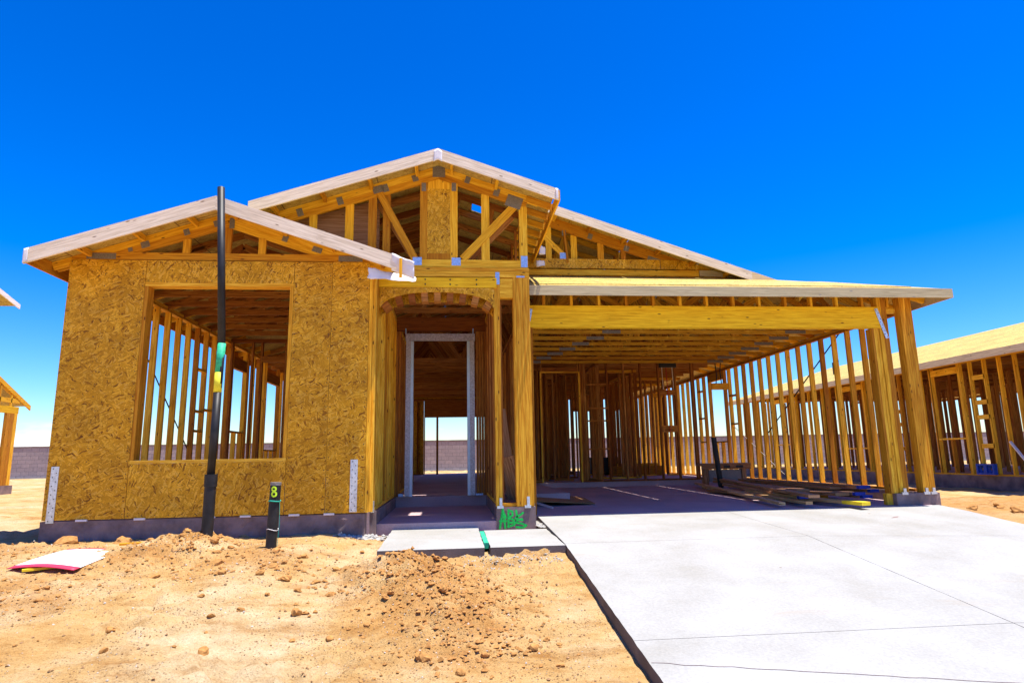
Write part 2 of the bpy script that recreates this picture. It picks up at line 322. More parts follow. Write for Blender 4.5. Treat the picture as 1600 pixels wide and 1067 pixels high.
# ------------------------------------------------------------------ ground
def smooth(a, b, x):
    t = max(0, min(1, (x-a)/(b-a))); return t*t*(3-2*t)
def drive_z(x, y):
    z = -.17 + .043*(min(y, .9)-.9) if y > -1.2 else -.26+.115*(y+1.2)
    return z - .028*max(0, x-3.8)*smooth(.9, -.9, y) if y < .9 else z
MOUNDS = [(-.50, -1.80, .42, .28, .17), (-.22, -2.35, .46, .4, .15), (.02, -3.0, .36, .45, .11), (-2.72, -.60, .36, .3, .14), (-3.0, -1.1, .45, .35, .09),
          (-1.85, -1.35, .45, .35, .07), (-4.6, -.7, .8, .25, .06), (-3.5, -2.2, .7, .5, .05), (.85, -4.6, .25, .5, .06), (8.2, .2, .6, .5, .10), (9.6, 1.2, 1.2, .8, .10), (-7, 2.5, 1.2, .6, .05), (-6.2, .6, .8, .3, .07)]
def ground_z(x, y, detail=True):
    left = -.235-.125*max(0, -1.0-y) if y < 0 else -.235
    left = lerp(left, -.20, smooth(0, 2, y))
    near = -.36-.125*max(-1.0, -1.4-y) if y < .5 else -.2
    near = min(-.30, near)
    if y > 0.2: near = -.27
    z = lerp(left, near, smooth(-1.6, -.75, x)) if x < 1.4 else 0
    if x >= 1.4:
        z = lerp(-.30, drive_z(7.0, y)-.02, 1-smooth(6.9, 8.4, x)) if x > 6.6 else drive_z(x, y)-.14
        if y > 1.3: z = lerp(z, -.30, smooth(1.3, 2.2, y))
    if y > 17: z = lerp(z, -.08, smooth(17, 24, y))
    if x < -5: z = lerp(z, lerp(-.2, -.06, smooth(2, 24, y)), smooth(-5, -7, x)) if x > -7 else lerp(z, lerp(-.2, -.06, smooth(2, 24, y)), 1)
    if -30 < x < 30 and -12 < y < 30:
        for mx_, my_, sx, sy, h in MOUNDS:
            d = ((x-mx_)/sx)**2+((y-my_)/sy)**2
            if d < 6: z += h*math.exp(-d)
        if detail:
            v = Vector((x, y, 0)); near_f = 1.0 if not (6.6 < x < 7.1 or abs(x-1.1) < .12) else .35
            rough = smooth(-.15, .35, noise.noise(v*.9+Vector((3, 1, 0))))
            z += near_f*(.035*noise.fractal(v*1.1, .9, 2.1, 4) + (.012+.045*rough)*(noise.fractal(v*6.5, .7, 2.2, 5)))
            for mx_, my_, sx, sy, h in MOUNDS[:8]:
                d = ((x-mx_)/sx)**2+((y-my_)/sy)**2
                if d < 5: z += min(.055, h*.4)*math.exp(-d*.6)*(noise.turbulence(v*8, 4, False)-.5)
    if 1.24 < x < 6.92 and y < 1.3: z = min(z, drive_z(x, y)-.12)
    if -4.5 < x < 6.9 and .05 < y < 18.5 and not (x > 1.2 and y < 1.3): z = min(z, -.34)
    if -.72 < x < 1.2 and -1.25 < y < .4: z = min(z, -.34)
    return z
def axis_lines(segs):
    out = []
    for a, b_, st in segs:
        n = max(1, round((b_-a)/st)); out += [a+(b_-a)*i/n for i in range(n)]
    return out+[segs[-1][1]]
xs = axis_lines([(-900, -200, 175), (-200, -60, 35), (-60, -24, 6), (-24, -9, .75), (-9, -5, .09), (-5, 1.24, .032), (1.24, 6.8, .5), (6.8, 8.8, .05), (8.8, 13, .12), (13, 30, 1.2), (30, 90, 10), (90, 300, 50), (300, 900, 150)])
ys = axis_lines([(-120, -20, 25), (-20, -7.5, 1.2), (-7.5, -4.9, .2), (-4.9, .35, .03), (.35, 2.6, .07), (2.6, 8, .16), (8, 30, .6), (30, 80, 8), (80, 300, 40), (300, 1500, 200)])
verts = [(x, y, ground_z(x, y)) for y in ys for x in xs]; nx = len(xs)
faces = [(j*nx+i, j*nx+i+1, (j+1)*nx+i+1, (j+1)*nx+i) for j in range(len(ys)-1) for i in range(nx-1)]
me = bpy.data.meshes.new('ground'); me.from_pydata(verts, [], faces); me.materials.append(M['dirt']); me.polygons.foreach_set('use_smooth', [True]*len(me.polygons))
def loose(x, y):
    q = 0
    for mx_, my_, sx, sy, h in MOUNDS[:9]: q = max(q, math.exp(-.55*(((x-mx_)/sx)**2+((y-my_+.12)/sy)**2))*min(1, .45+h*3))
    return min(1, q*(.75+.9*noise.fractal(Vector((x*2.6, y*2.6, 4)), .8, 2.1, 4)))
la = me.attributes.new('loose', 'FLOAT', 'POINT'); la.data.foreach_set('value', [loose(p[0], p[1]) if (-6 < p[0] < 1.3 and -6 < p[1] < .5) else (.55 if 7 < p[0] < 12 and -1 < p[1] < 4 else 0) for p in verts])
g = bpy.data.objects.new('ground', me); COL.objects.link(g); tag(g, kind='structure')

# ------------------------------------------------------------------ driveway and walkway
def slab_poly(mb, xs_, ys_, zf, depth, jitter=0):
    """a slab of columns/rows following zf, closed with sides"""
    nx_, ny_ = len(xs_), len(ys_); b = len(mb.v)
    for y in ys_:
        for i, x in enumerate(xs_):
            jx = jitter*noise.noise(Vector((x*3, y*7, 1))) if i in (0, nx_-1) else 0
            mb.v.append(Vector((x+jx, y, zf(x, y))))
    for y in ys_:
        for i, x in enumerate(xs_): mb.v.append(Vector((x, y, zf(x, y)-depth)))
    T = nx_*ny_
    for j in range(ny_-1):
        for i in range(nx_-1):
            a = b+j*nx_+i; mb.quad((a, a+1, a+nx_+1, a+nx_), ((xs_[i], ys_[j]), (xs_[i+1], ys_[j]), (xs_[i+1], ys_[j+1]), (xs_[i], ys_[j+1])), .5)
    def side(seq):
        for p, q in zip(seq[:-1], seq[1:]): mb.quad((b+p, b+q, b+q+T, b+p+T), ((0, 0), (.1, 0), (.1, .1), (0, .1)), .5)
    side([i for i in range(nx_)]); side([(ny_-1)*nx_+i for i in range(nx_)]); side([j*nx_ for j in range(ny_)]); side([j*nx_+nx_-1 for j in range(ny_)])
    return mb
def rng(a, b_, n): return [a+(b_-a)*i/n for i in range(n+1)]
G = .005
drive = MB()
rows = [(-14, -8.6), (-8.6+G, -3.66), (-3.66+G, -1.22), (-1.22+.004, .88)]
for r0, r1 in rows:
    for c0, c1 in ((1.15, 3.77), (3.77+G, 6.98)):
        if r0 > -1.3 and c0 < 2: 
            slab_poly(drive, [1.15]+rng(1.4, c1, 4), rng(r0, r1, 10), drive_z, .16)
        else: slab_poly(drive, rng(c0, c1, 5), rng(r0, r1, 60 if c0 < 2 else 4), drive_z, .16, .005 if c0 < 2 else 0)
d = drive.build('driveway', 'drive'); tag(d, kind='structure')
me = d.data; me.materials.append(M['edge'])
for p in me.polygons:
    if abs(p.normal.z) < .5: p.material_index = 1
under = slab_poly(MB(), rng(1.2, 6.95, 3), rng(-14, .86, 12), lambda x, y: drive_z(x, y)-.006, .1).build('driveway_bed', 'stem'); tag(under, kind='structure')
# thin wandering crack near the photographer
crk = MB(); pts = [(1.16+.09*i*1.0, -3.98-.022*i+.02*noise.noise(Vector((i*.7, 0, 0)))) for i in range(30)]
for (xa, ya), (xb, yb) in zip(pts[:-1], pts[1:]): crk.board((xa, ya, drive_z(xa, ya)+.0015), (xb, yb, drive_z(xb, yb)+.0015), .0035, .003)
tag(crk.build('driveway_crack', 'stem'), kind='structure')
def walk_z(x, y): return -.245+.016*(y-.1)
for nm, x0, x1, y1, lab in (('walkway_slab', -.73, .325, .33, ''), ('walkway_slab', .385, 1.142, .02, '')):
    mb = slab_poly(MB(), rng(x0, x1, 6), rng(-1.30, y1, 12), walk_z, .15, .01); o = mb.build('walkway', 'drive'); tag(o, kind='structure')
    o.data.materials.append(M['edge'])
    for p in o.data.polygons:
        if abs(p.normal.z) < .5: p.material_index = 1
tag(MB().box(.331, .381, -1.05, .0, -.31, -.252, 'Y').build('walkway_joint_strip', 'green_tape'), kind='structure')

# ------------------------------------------------------------------ the house
H = empty('wood_framed_house', (0, 0, 0), 'unfinished timber framed house in the middle with strand board front wall and open garage', 'house')
def Lz(x): return 4.672+.333*x
def Rz(x): return 5.40-.333*x
def Fz(y): return 2.752+.36*y
TH = .013
# slabs and stem walls
def roughbox(mb, x0, x1, y0, y1, z0, z1, amp=.008, n=.06):
    """box whose front face is a displaced grid"""
    nx_ = max(2, int((x1-x0)/n)); nz_ = max(2, int((z1-z0)/n)); b = len(mb.v)
    for k in range(nz_+1):
        for i in range(nx_+1):
            x = lerp(x0, x1, i/nx_); z = lerp(z0, z1, k/nz_)
            dz = amp*noise.noise(Vector((x*9, z*9, 3))) if 0 < i < nx_ else 0
            mb.v.append(Vector((x, y0-abs(dz), z)))
    for k in range(nz_):
        for i in range(nx_):
            a = b+k*(nx_+1)+i; mb.quad((a, a+1, a+nx_+2, a+nx_+1), ((0, 0), (1, 0), (1, 1), (0, 1)), .5)
    mb.box(x0, x1, y0+.002, y1, z0, z1-.001); return mb
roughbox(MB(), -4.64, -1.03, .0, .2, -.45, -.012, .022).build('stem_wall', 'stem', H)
MB().box(-4.64, -1.0, .2, 18.6, -.45, -.004).build('floor_slab', 'slab', H)
MB().box(-1.0, 2.0, 3.02, 18.6, -.45, -.004).box(2.0, 6.93, 7.22, 18.6, -.45, -.006).build('floor_slab', 'slab', H)
gs = slab_poly(MB(), rng(1.13, 6.90, 4), rng(.884, 7.22, 4), lambda x, y: -.17+.008*(y-.9), .25); gs.build('garage_slab', 'slab', H)
MB().box(-.925, .575, .34, 3.02, -.40, -.17).build('porch_slab', 'slab', H)
sw = MB()
roughbox(sw, -1.03, -.925, .22, .40, -.40, 0, .006); sw.box(-1.03, -.925, .40, 3.02, -.40, -.005)
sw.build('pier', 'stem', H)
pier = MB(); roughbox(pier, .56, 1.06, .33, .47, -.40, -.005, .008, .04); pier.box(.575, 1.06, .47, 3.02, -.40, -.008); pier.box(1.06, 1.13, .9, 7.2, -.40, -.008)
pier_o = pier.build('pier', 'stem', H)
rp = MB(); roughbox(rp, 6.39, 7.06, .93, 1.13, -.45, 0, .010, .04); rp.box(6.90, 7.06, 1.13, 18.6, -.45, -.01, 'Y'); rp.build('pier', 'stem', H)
# spray painted letters on the pier, as flat strokes standing 2 mm off the face
def strokes(name, lines, wd, m, parent, ox, oz, sx, sz, y):
    mb = MB()
    for ln in lines:
        for (a, b_), (c_, d_) in zip(ln[:-1], ln[1:]):
            p0 = Vector((ox+a*sx, y, oz+b_*sz)); p1 = Vector((ox+c_*sx, y, oz+d_*sz)); ex = (p1-p0).normalized()*wd*.35
            mb.board(p0-ex, p1+ex, .002, wd, (0, 1, 0)); mb.v[-8:] = [v for v in mb.v[-8:]]
    return mb.build(name, m, parent)
def stroke_ribbon(name, lines, wd, m, parent, f):
    """lines in (u,v); f maps (u,v,offset) to a point; flat ribbon with round joints"""
    mb = MB(); k = 0
    for ln in lines:
        for (a, b_), (c_, d_) in zip(ln[:-1], ln[1:]):
            dx, dy = c_-a, d_-b_; l = math.hypot(dx, dy) or 1; nx_, ny_ = -dy/l*wd/2, dx/l*wd/2; k += 1; off = .0016+.0001*(k % 9)
            b = len(mb.v); mb.v += [f(a+nx_, b_+ny_, off), f(a-nx_, b_-ny_, off), f(c_-nx_, d_-ny_, off), f(c_+nx_, d_+ny_, off)]
            mb.quad((b, b+1, b+2, b+3), ((0, 0), (1, 0), (1, 1), (0, 1)), .5)
            for cx, cy in ((a, b_), (c_, d_)):
                b = len(mb.v); off += .00002
                mb.v += [f(cx+wd/2*math.cos(q*math.pi/5), cy+wd/2*math.sin(q*math.pi/5), off) for q in range(10)]
                mb.quad(tuple(range(b, b+10)), tuple((0, 0) for _ in range(10)), .5)
    return mb.build(name, m, parent, fixn=False)
lt = [[(0, 0), (.05, .5), (.10, 1), (.14, .5), (.17, .02)], [(.0, .38), (.2, .38)],
      [(.27, .06), (.28, .95)], [(.28, .92), (.40, .86), (.41, .66), (.28, .54), (.44, .42), (.46, .18), (.27, .08)],
      [(.74, .78), (.60, .62), (.50, .52), (.56, .44), (.72, .40)], [(.70, .46), (.56, .40), (.53, .28), (.70, .22), (.84, .12), (.74, .02), (.52, .05)],
      [(.52, .9), (.56, .5)], [(.09, .95), (.19, .55)], [(.27, .3), (.5, .28)]]
stroke_ribbon('spray_paint_lettering', [[(a*.40, b_*.235) for a, b_ in l] for l in lt], .026, 'spray', pier_o, lambda u, v, o: Vector((.60+u, .324-o, -.262+v)))

# strand board sheathing on the front wall, each sheet its own part
def sheet(x0, x1, z0, z1, m='osb', swap=False):
    ud, vd = ((0, 0, 1), (1, 0, 0)) if not swap else ((1, 0, 0), (0, 0, 1))
    return MB().prism([(x0, -.013, z0), (x1, -.013, z0), (x1, -.013, z1), (x0, -.013, z1)], (0, .011, 0), ud, vd).build('sheathing_panel', m, H)
sheet(-4.62, -3.735, 0, 3.075); sheet(-3.729, -1.966, 2.795, 3.075, 'osb_wide', True); sheet(-3.729, -1.966, 0, .615, 'osb_wide', True)
sheet(-1.960, -1.496, 0, 3.075); sheet(-1.492, -1.035, 0, 3.075)
def nails(pts, y):
    mb = MB()
    for x, z in pts: mb.box(x-.005, x+.005, y-.0012, y, z-.005, z+.005)
    o = mb.build('nail_heads', 'dark', H); o['kind'] = 'stuff'
nails([(x, z_/100) for x in (-4.60, -4.20, -3.76, -1.93, -1.52, -1.47, -1.06) for z_ in range(5, 306, 15)]+[(x_/100, z) for x_ in range(-370, -198, 15) for z in (2.82, 3.05, .59, .03)], -.0132)
wf = MB(); 
wf.box(-3.731, -3.69, -.013, .14, .655, 2.75, 'Z'); wf.box(-2.006, -1.964, -.013, .14, .655, 2.75, 'Z')
wf.box(-3.731, -1.964, -.013, .14, 2.752, 2.793, 'X', .9); wf.box(-3.731, -1.964, -.013, .14, .617, .653, 'X', .8)
wf.build('window_frame', 'stud', H)
MB().box(-3.73, -1.966, .002, .14, 2.8, 3.0).build('window_header', 'inner_shaded', H)

# ---- framed walls: plates as the wall mesh, each stud a sub-part
nstud = [0]; STUFF = []
rest = MB()
def stud_obj(wall, x0, x1, y0, y1, z0, z1, m='stud', name='stud'):
    if nstud[0] < 98:
        nstud[0] += 1; return MB().box(x0, x1, y0, y1, z0, z1, 'Z').build(name, m, wall)
    rest.box(x0, x1, y0, y1, z0, z1, 'Z')
def wall_y(x, w_, ya, yb, z0, z1, m='stud', sp=.4064, first=None, openings=(), tops=2, name='wall_frame', blocks=()):
    mb = MB(); mb.box(x, x+w_, ya, yb, z0, z0+.038, 'Y')
    for k in range(tops): mb.box(x, x+w_, ya, yb, z1-.038*(k+1)+.0005, z1-.038*k-.0005, 'Y')
    W_ = None; stl = []
    y = ya+.02 if first is None else first
    while y < yb-.02:
        if not any(a < y < b_ for a, b_, *_ in openings): stl.append(y)
        y += sp
    for a, b_, s0, s1 in openings:
        stl += [a, b_]
        if s0 > z0+.1:
            mb.box(x, x+w_, a+.02, b_-.02, s0-.038, s0, 'Y'); q = a+.35
            while q < b_-.1: mb.box(x, x+w_, q, q+.038, z0+.038, s0-.038, 'Z'); q += .4
        mb.box(x+.002, x+w_-.002, a+.02, b_-.02, s1, min(z1-.08, s1+.24), 'Y')
    for (yb_, zb_) in blocks: mb.box(x, x+w_, yb_+.02, yb_+.386, zb_, zb_+.038, 'Y')
    W_ = mb.build(name, m, H)
    for y in stl: stud_obj(W_, x, x+w_, y-.019, y+.019, z0+.038, z1-.038*tops, m)
    return W_
def wall_x(y, w_, xa, xb, z0, z1, m='stud', sp=.4064, first=None, openings=(), tops=2, name='wall_frame', studs=None, blocks=()):
    mb = MB(); ops = sorted(o for o in openings if o[2] <= z0+.1); c_ = xa
    for a, b_, *_ in ops: mb.box(c_, a, y, y+w_, z0, z0+.038, 'X'); c_ = b_
    if xb-c_ > .01: mb.box(c_, xb, y, y+w_, z0, z0+.038, 'X')
    for k in range(tops): mb.box(xa, xb, y, y+w_, z1-.038*(k+1)+.0005, z1-.038*k-.0005, 'X')
    stl = []
    if studs is not None: stl = list(studs)
    else:
        x = xa+.02 if first is None else first
        while x < xb-.02:
            if not any(a < x < b_ for a, b_, *_ in openings): stl.append(x)
            x += sp
    for a, b_, s0, s1 in openings:
        stl += [a, b_]
        if s0 > z0+.1: mb.box(a+.02, b_-.02, y, y+w_, s0-.038, s0, 'X')
        mb.box(a+.02, b_-.02, y+.002, y+w_-.002, s1, min(z1-.08, s1+.12) if y < 16 else z1-.08, 'X')
    for (xb_, xc_, zb_, hb_) in blocks: mb.box(xb_+.02, xc_-.02, y-.004, y+.034, zb_, zb_+hb_, 'X', .95)
    W_ = mb.build(name, m, H)
    for x in stl: stud_obj(W_, x-.019, x+.019, y, y+w_, z0+.038, z1-.038*tops, m)
    return W_
# garage right wall
rw = wall_y(6.93, .09, 1.25, 17.0, 0, 2.78, 'stud', first=1.695, openings=[(7.66, 8.62, .92, 2.5)], blocks=[(9.0, 2.3), (9.0, 1.55), (9.0, .9), (7.0, 2.0), (7.0, 1.3)])
# diagonal black brace strap on it
MB().board((7.026, 2.75, 2.75), (7.026, 5.9, .95), .004, .03, (0, .5, 1)).build('brace_strap', 'dark', rw)
MB().board((7.026, 7.6, 1.35), (7.026, 5.2, .15), .004, .014, (0, .5, 1)).build('brace_strap', 'wire', rw)
# left wall
lw = wall_y(-4.61, .09, .16, 17.0, 0, 3.08, 'stud', first=.55, openings=[(5.62, 6.5, 1.25, 2.55), (8.05, 9.2, .9, 2.55), (11, 12.4, .9, 2.5)], blocks=[(3.80, 2.25), (3.8, 1.5), (3.8, 1.15), (4.21, 1.55)])
MB().board((-4.617, 1.2, 2.9), (-4.617, 4.35, .45), .004, .03, (0, .5, 1)).build('brace_strap', 'dark', lw)
# front bedroom partition and the porch side wall
wall_x(5.25, .09, -4.47, -1.12, 0, 3.08, 'inner_shaded', openings=[(-3.86, -3.38, 0, 2.6)])
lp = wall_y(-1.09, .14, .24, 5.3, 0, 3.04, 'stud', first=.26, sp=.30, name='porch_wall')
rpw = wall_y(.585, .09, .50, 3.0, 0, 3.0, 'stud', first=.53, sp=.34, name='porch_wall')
wall_y(1.06, .09, 1.10, 7.2, 0, 2.78, 'inner_shaded', sp=.4064, name='garage_wall')
# front corner studs right of the sheathing
cp = MB().box(-1.031, -.993, -.006, .08, 0, 3.04, 'Z', .95).box(-.990, -.955, .06, .16, 0, 3.02, 'Z').build('corner_post', 'stud', H)
# back of the garage
gw = wall_x(7.2, .09, 1.15, 6.92, 0, 2.95, 'inner_shaded', openings=[(2.16, 3.06, 0, 2.62)], studs=[1.35, 1.55, 1.76, 1.95, 3.12, 3.17, 3.22, 3.78, 4.2, 4.63, 5.08, 5.5, 5.93, 5.97], name='garage_back_wall',
            blocks=[(5.08, 5.5, 2.04, .13), (5.08, 5.5, 1.14, .16), (3.24, 3.78, 2.3, .035), (3.24, 3.78, 1.72, .035), (3.24, 3.78, 1.42, .035), (3.24, 3.78, .75, .035)])
MB().box(2.12, 3.10, 7.17, 7.195, 2.60, 2.64).box(2.12, 2.155, 7.17, 7.195, 0, 2.6, 'Z').box(3.065, 3.10, 7.17, 7.195, 0, 2.6, 'Z').build('door_trim', 'stud', gw)
MB().box(5.1, 5.52, 7.12, 7.19, 2.72, 2.88).build('electrical_panel', 'dark', gw)
MB().tube([(5.27, 7.16, 2.72), (5.29, 7.16, 1.6), (5.26, 7.16, .5)], .012, 6).build('wire', 'red', gw)
MB().tube([(5.16, 7.15, 2.72), (5.17, 7.15, 2.18)], .011, 6).tube([(5.42, 7.15, 2.72), (5.43, 7.15, 2.18)], .011, 6).build('wire', 'wire', gw)
MB().tube([(6.5, 7.1, 2.95), (6.53, 7.1, 2.5), (6.5, 7.1, 2.3)], .014, 6).tube([(6.68, 7.1, 3.0), (6.62, 7.1, 2.6), (6.64, 7.1, 2.3)], .014, 6).build('wire', 'dark', gw)
MB().box(6.40, 6.84, 7.12, 7.16, 2.16, 2.32, 'X', .95).build('blocking', 'stud', gw)
# hall and rear rooms
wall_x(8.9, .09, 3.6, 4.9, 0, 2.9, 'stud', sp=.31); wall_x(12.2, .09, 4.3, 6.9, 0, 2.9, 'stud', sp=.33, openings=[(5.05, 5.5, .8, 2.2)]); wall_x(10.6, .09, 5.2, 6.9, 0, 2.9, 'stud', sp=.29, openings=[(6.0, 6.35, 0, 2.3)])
wall_y(4.95, .09, 8.9, 12.2, 0, 2.9, 'stud', sp=.4); wall_x(15.6, .09, 1.4, 6.9, 0, 2.9, 'inner_shaded', sp=.42, openings=[(5.0, 5.7, 0, 2.3)])
wall_x(8.35, .09, 1.45, 3.1, 0, 2.9, 'inner_shaded', sp=.25, openings=[(2.45, 2.62, 0, 2.6)]); wall_x(9.3, .09, 1.4, 3.15, 0, 2.9, 'inner_shaded', sp=.3); wall_y(2.3, .09, 8.5, 12.5, 0, 2.9, 'inner_shaded', sp=.3)
wall_y(3.55, .09, 7.4, 9.6, 0, 2.9, 'inner_shaded', sp=.35, openings=[(8.2, 8.9, 0, 2.2)]); wall_x(11.6, .09, 1.4, 3.6, 0, 2.9, 'inner_shaded', sp=.3); wall_x(14.6, .09, 3.2, 5.0, 0, 2.9, 'inner_shaded', sp=.35, openings=[(4.3, 4.75, 0, 2.2)])
wall_y(-1.09, .09, 5.9, 9.2, 0, 3.04, 'inner_shaded'); wall_y(1.3, .09, 7.3, 10.4, 0, 3.04, 'inner_shaded')
wall_x(10.0, .09, 1.4, 4.35, 0, 3.0, 'inner_shaded', openings=[(3.55, 4.2, 0, 2.2)]); wall_y(3.2, .09, 10.2, 14.6, 0, 3.0, 'inner_shaded', openings=[(11.2, 12.1, 0, 2.2)])
wall_x(9.2, .09, -4.4, -1.1, 0, 3.04, 'inner_shaded', openings=[(-3.4, -2.6, 0, 2.2)])
wall_x(13.2, .09, 3.4, 6.0, 0, 2.9, 'inner_shaded', openings=[(4.05, 4.9, 0, 2.1), (5.25, 5.62, .5, 2.1)])
wall_x(17.0, .09, -4.6, 6.9, 0, 2.9, 'inner_shaded', openings=[(-1.05, 1.35, 0, 2.18), (4.75, 5.85, 0, 2.35), (6.25, 6.85, .8, 2.4), (-4.2, -2.6, .9, 2.3)])
MB().prism([(-4.6, 17.1, 2.86), (6.95, 17.1, 2.86), (6.95, 17.1, Rz(6.95)-.03), (1.09, 17.1, Rz(1.09)-.03), (-4.6, 17.1, Lz(-4.6)-.03)], (0, .012, 0), (1, 0, 0), (0, 0, 1)).build('gable_panel', 'osb_wide', H)
MB().box(-2.58, -1.08, 17.092, 17.104, 0, 2.86).build('sheathing_panel', 'osb', H); MB().box(1.40, 3.1, 17.092, 17.104, 0, 2.86).build('sheathing_panel', 'osb', H)
MB().box(-.60, -.52, 16.98, 17.1, 0, 2.18, 'Z').build('door_mullion', 'inner_shaded', H)
rest_holder = rest
# ---- porch: door wall, steel frame, arch header
dw = MB(); dw.box(-.95, .585, 3.0, 3.09, 2.80, 3.04, 'X')
for x in (-.95, -.905, .42, .465, .51, .555): dw.box(x, x+.038, 3.0, 3.09, 0, 2.79, 'Z')
dwo = dw.build('door_wall', 'inner_shaded', H)
df = MB(); df.box(-.78, -.70, 2.945, 3.0, .0, 2.615, 'Z'); df.box(.31, .39, 2.945, 3.0, .0, 2.615, 'Z'); df.box(-.79, .40, 2.94, 3.0, 2.617, 2.74, 'X')
dfo = df.build('door_frame', 'foil', H)
for xa in (-.699, .264): MB().box(xa, xa+.045, 2.95, 3.08, .0, 2.61, 'Z').build('door_jamb', 'jamb', dfo)
MB().box(-.88, -.80, 2.93, 3.02, .0, .05).box(.40, .52, 2.93, 3.02, .0, .03).box(-.80, -.78, 2.94, 3.0, 2.74, 2.83).box(.36, .38, 2.94, 3.0, 2.74, 2.83).build('bracket', 'bluemetal', dfo)
def arc_z(x, z_end=2.56, z_mid=2.785, x0=-.93, x1=.56):
    t = (x-(x0+x1)/2)/((x1-x0)/2); return z_end+(z_mid-z_end)*math.sqrt(max(0, 1-abs(t)**2.3))
ah = MB(); n = 24; xsA = rng(-.945, .565, n)
for i in range(n):
    xa, xb = xsA[i], xsA[i+1]
    ah.prism([(xa, .315, arc_z(xa)), (xb, .315, arc_z(xb)), (xb, .315, 2.845), (xa, .315, 2.845)], (0, .012, 0), (1, 0, 0), (0, 0, 1), .5)
    ah.uv[-6:] = [tuple((v.x, v.z+v.y) for v in (ah.v[k] for k in f)) for f in ah.f[-6:]]
    ah.prism([(xa, .50, arc_z(xa)-.09), (xb, .50, arc_z(xb)-.09), (xb, .50, 2.845), (xa, .50, 2.845)], (0, .012, 0), (1, 0, 0), (0, 0, 1), .5)
    ah.uv[-6:] = [tuple((v.x, v.z+v.y) for v in (ah.v[k] for k in f)) for f in ah.f[-6:]]
arch = ah.build('arch_header', 'osb_wide', H)
for i in range(9):
    x = -.86+i*.1675*1.0; zt = arc_z(x); sl = (arc_z(x+.03)-arc_z(x-.03))/.06
    MB().board((x-.042*sl*-0-.042, .41, zt-.06-.042*sl), (x+.042, .41, zt-.06+.042*sl), .165, .115, (0, 0, 1)).build('arch_block', 'inner_shaded', arch)
hd = MB().box(-.96, .60, .31, .46, 2.850, 2.985, 'X', .9).build('header_beam', 'beam', H)
for x in (-.35, -.02, .33):
    for z in (2.955, 2.89): MB().tube([(x, .308, z), (x, .30, z)], .010, 8).build('bolt', 'dark', hd)
MB().box(-.96, 1.045, .33, .47, 3.002, 3.04, 'X').box(-.96, 1.045, .33, .47, 3.043, 3.08, 'X').box(-.98, 1.045, .335, .47, 3.084, 3.135, 'X').build('top_plate', 'stud', H)
# porch / garage columns
def post(parts, y0, y1, z0, z1, m='stud', parent=None):
    mb = MB()
    for x0, x1 in parts: mb.box(x0, x1, y0+random.uniform(-.003, .003), y1, z0, z1, 'Z')
    return mb.build('post', m, H)
post([(.562, .600), (.603, .641)], .335, .475, 0, 2.999); p2 = post([(.82, .858), (.861, .950), (.953, 1.045)], .335, .475, 0, 2.999)
post([(1.05, 1.10), (1.103, 1.155)], .95, 1.09, -.165, 2.43); post([(1.05, 1.10)], .952, 1.09, 2.432, 2.90)
MB().box(.643, .818, .36, .45, 0, .04, 'X').build('blocking', 'stud', H); MB().box(.643, .818, .34, .45, 2.72, 2.99, 'X').build('blocking', 'stud', H)
# metal connectors on columns
MB().box(.585, .64, .325, .332, 2.90, 3.07, 'Z').build('bracket', 'bluemetal', H); MB().box(.87, .98, .325, .331, 3.0, 3.02).build('bracket', 'bluemetal', H)
for x, hh in ((.60, .11), (.95, .12)): MB().box(x, x+.035, .318, .332, -.01, hh, 'Z').box(x-.03, x+.05, .312, .334, -.02, .012).build('post_base', 'galv', H)
for x in (6.50, 6.84, 6.95): MB().box(x, x+.04, .915, .932, -.01, .07, 'Z').box(x-.03, x+.06, .911, .934, -.02, .015).build('post_base', 'galv', H)
MB().box(-.985, -.945, .205, .215, -.02, .12, 'Z').build('post_base', 'galv', H)
# garage right posts
post([(6.335, 6.372), (6.375, 6.414), (6.417, 6.455)], .96, 1.10, 0.0, 2.435)
post([(6.465, 6.525), (6.528, 6.61)], .955, 1.09, 0, 2.92); post([(6.66, 6.70)], 1.16, 1.25, 0, 2.92)
post([(6.83, 6.925), (6.928, 7.02)], .95, 1.09, 0, 2.93)
MB().box(6.30, 6.42, 1.02, 1.10, -.165, -.002, 'Z').build('post', 'stud', H)
# beam over the garage door with its straps
bm_ = MB().box(1.12, 6.485, .945, 1.05, 2.44, 2.765, 'X', .9).build('garage_beam', 'beam', H)
def strap(p0, p1, w_, parent, m='galv', holes=True):
    o = MB().board(p0, p1, w_, .003, (0, -1, 0)).build('hold_down_strap', m, parent)
    p0, p1 = Vector(p0), Vector(p1)
    if holes:
        a = (p1-p0); sd = a.normalized().cross(Vector((0, -1, 0))); mb = MB(); n_ = int(a.length/.045)
        for i in range(n_):
            c__ = p0+a*(i+.5)/n_ + sd*((-1)**i)*w_*.22; mb.tube([c__+Vector((0, -.001, 0)), c__+Vector((0, -.0035, 0))], .0065, 6)
        mb.build('nail_hole', 'dark', o)
    return o
strap((1.14, .938, 2.71), (1.075, .938, 2.38), .04, bm_); strap((6.43, .938, 2.74), (6.56, .938, 2.28), .05, bm_)
strap((-4.53, -.017, .60), (-4.53, -.017, -.03), .085, H); strap((-1.165, -.017, .62), (-1.165, -.017, .01), .085, H)
for x in (-4.25, -3.62, -2.85, -2.45, -1.9, -1.5): MB().box(x, x+.12, -.03, -.004, -.018, .004).build('sill_anchor', 'wrap', H)
# cripple studs over the beam
for k in range(14):
    x = 1.33+.409*k
    MB().box(x-.019, x+.019, .96, 1.04, 2.766, Fz(.98)-.11, 'Z').build('cripple_stud', 'chord', H)
MB().box(1.1, 7.0, 1.06, 1.145, 2.70, 2.78, 'X').build('top_plate', 'stud', H)

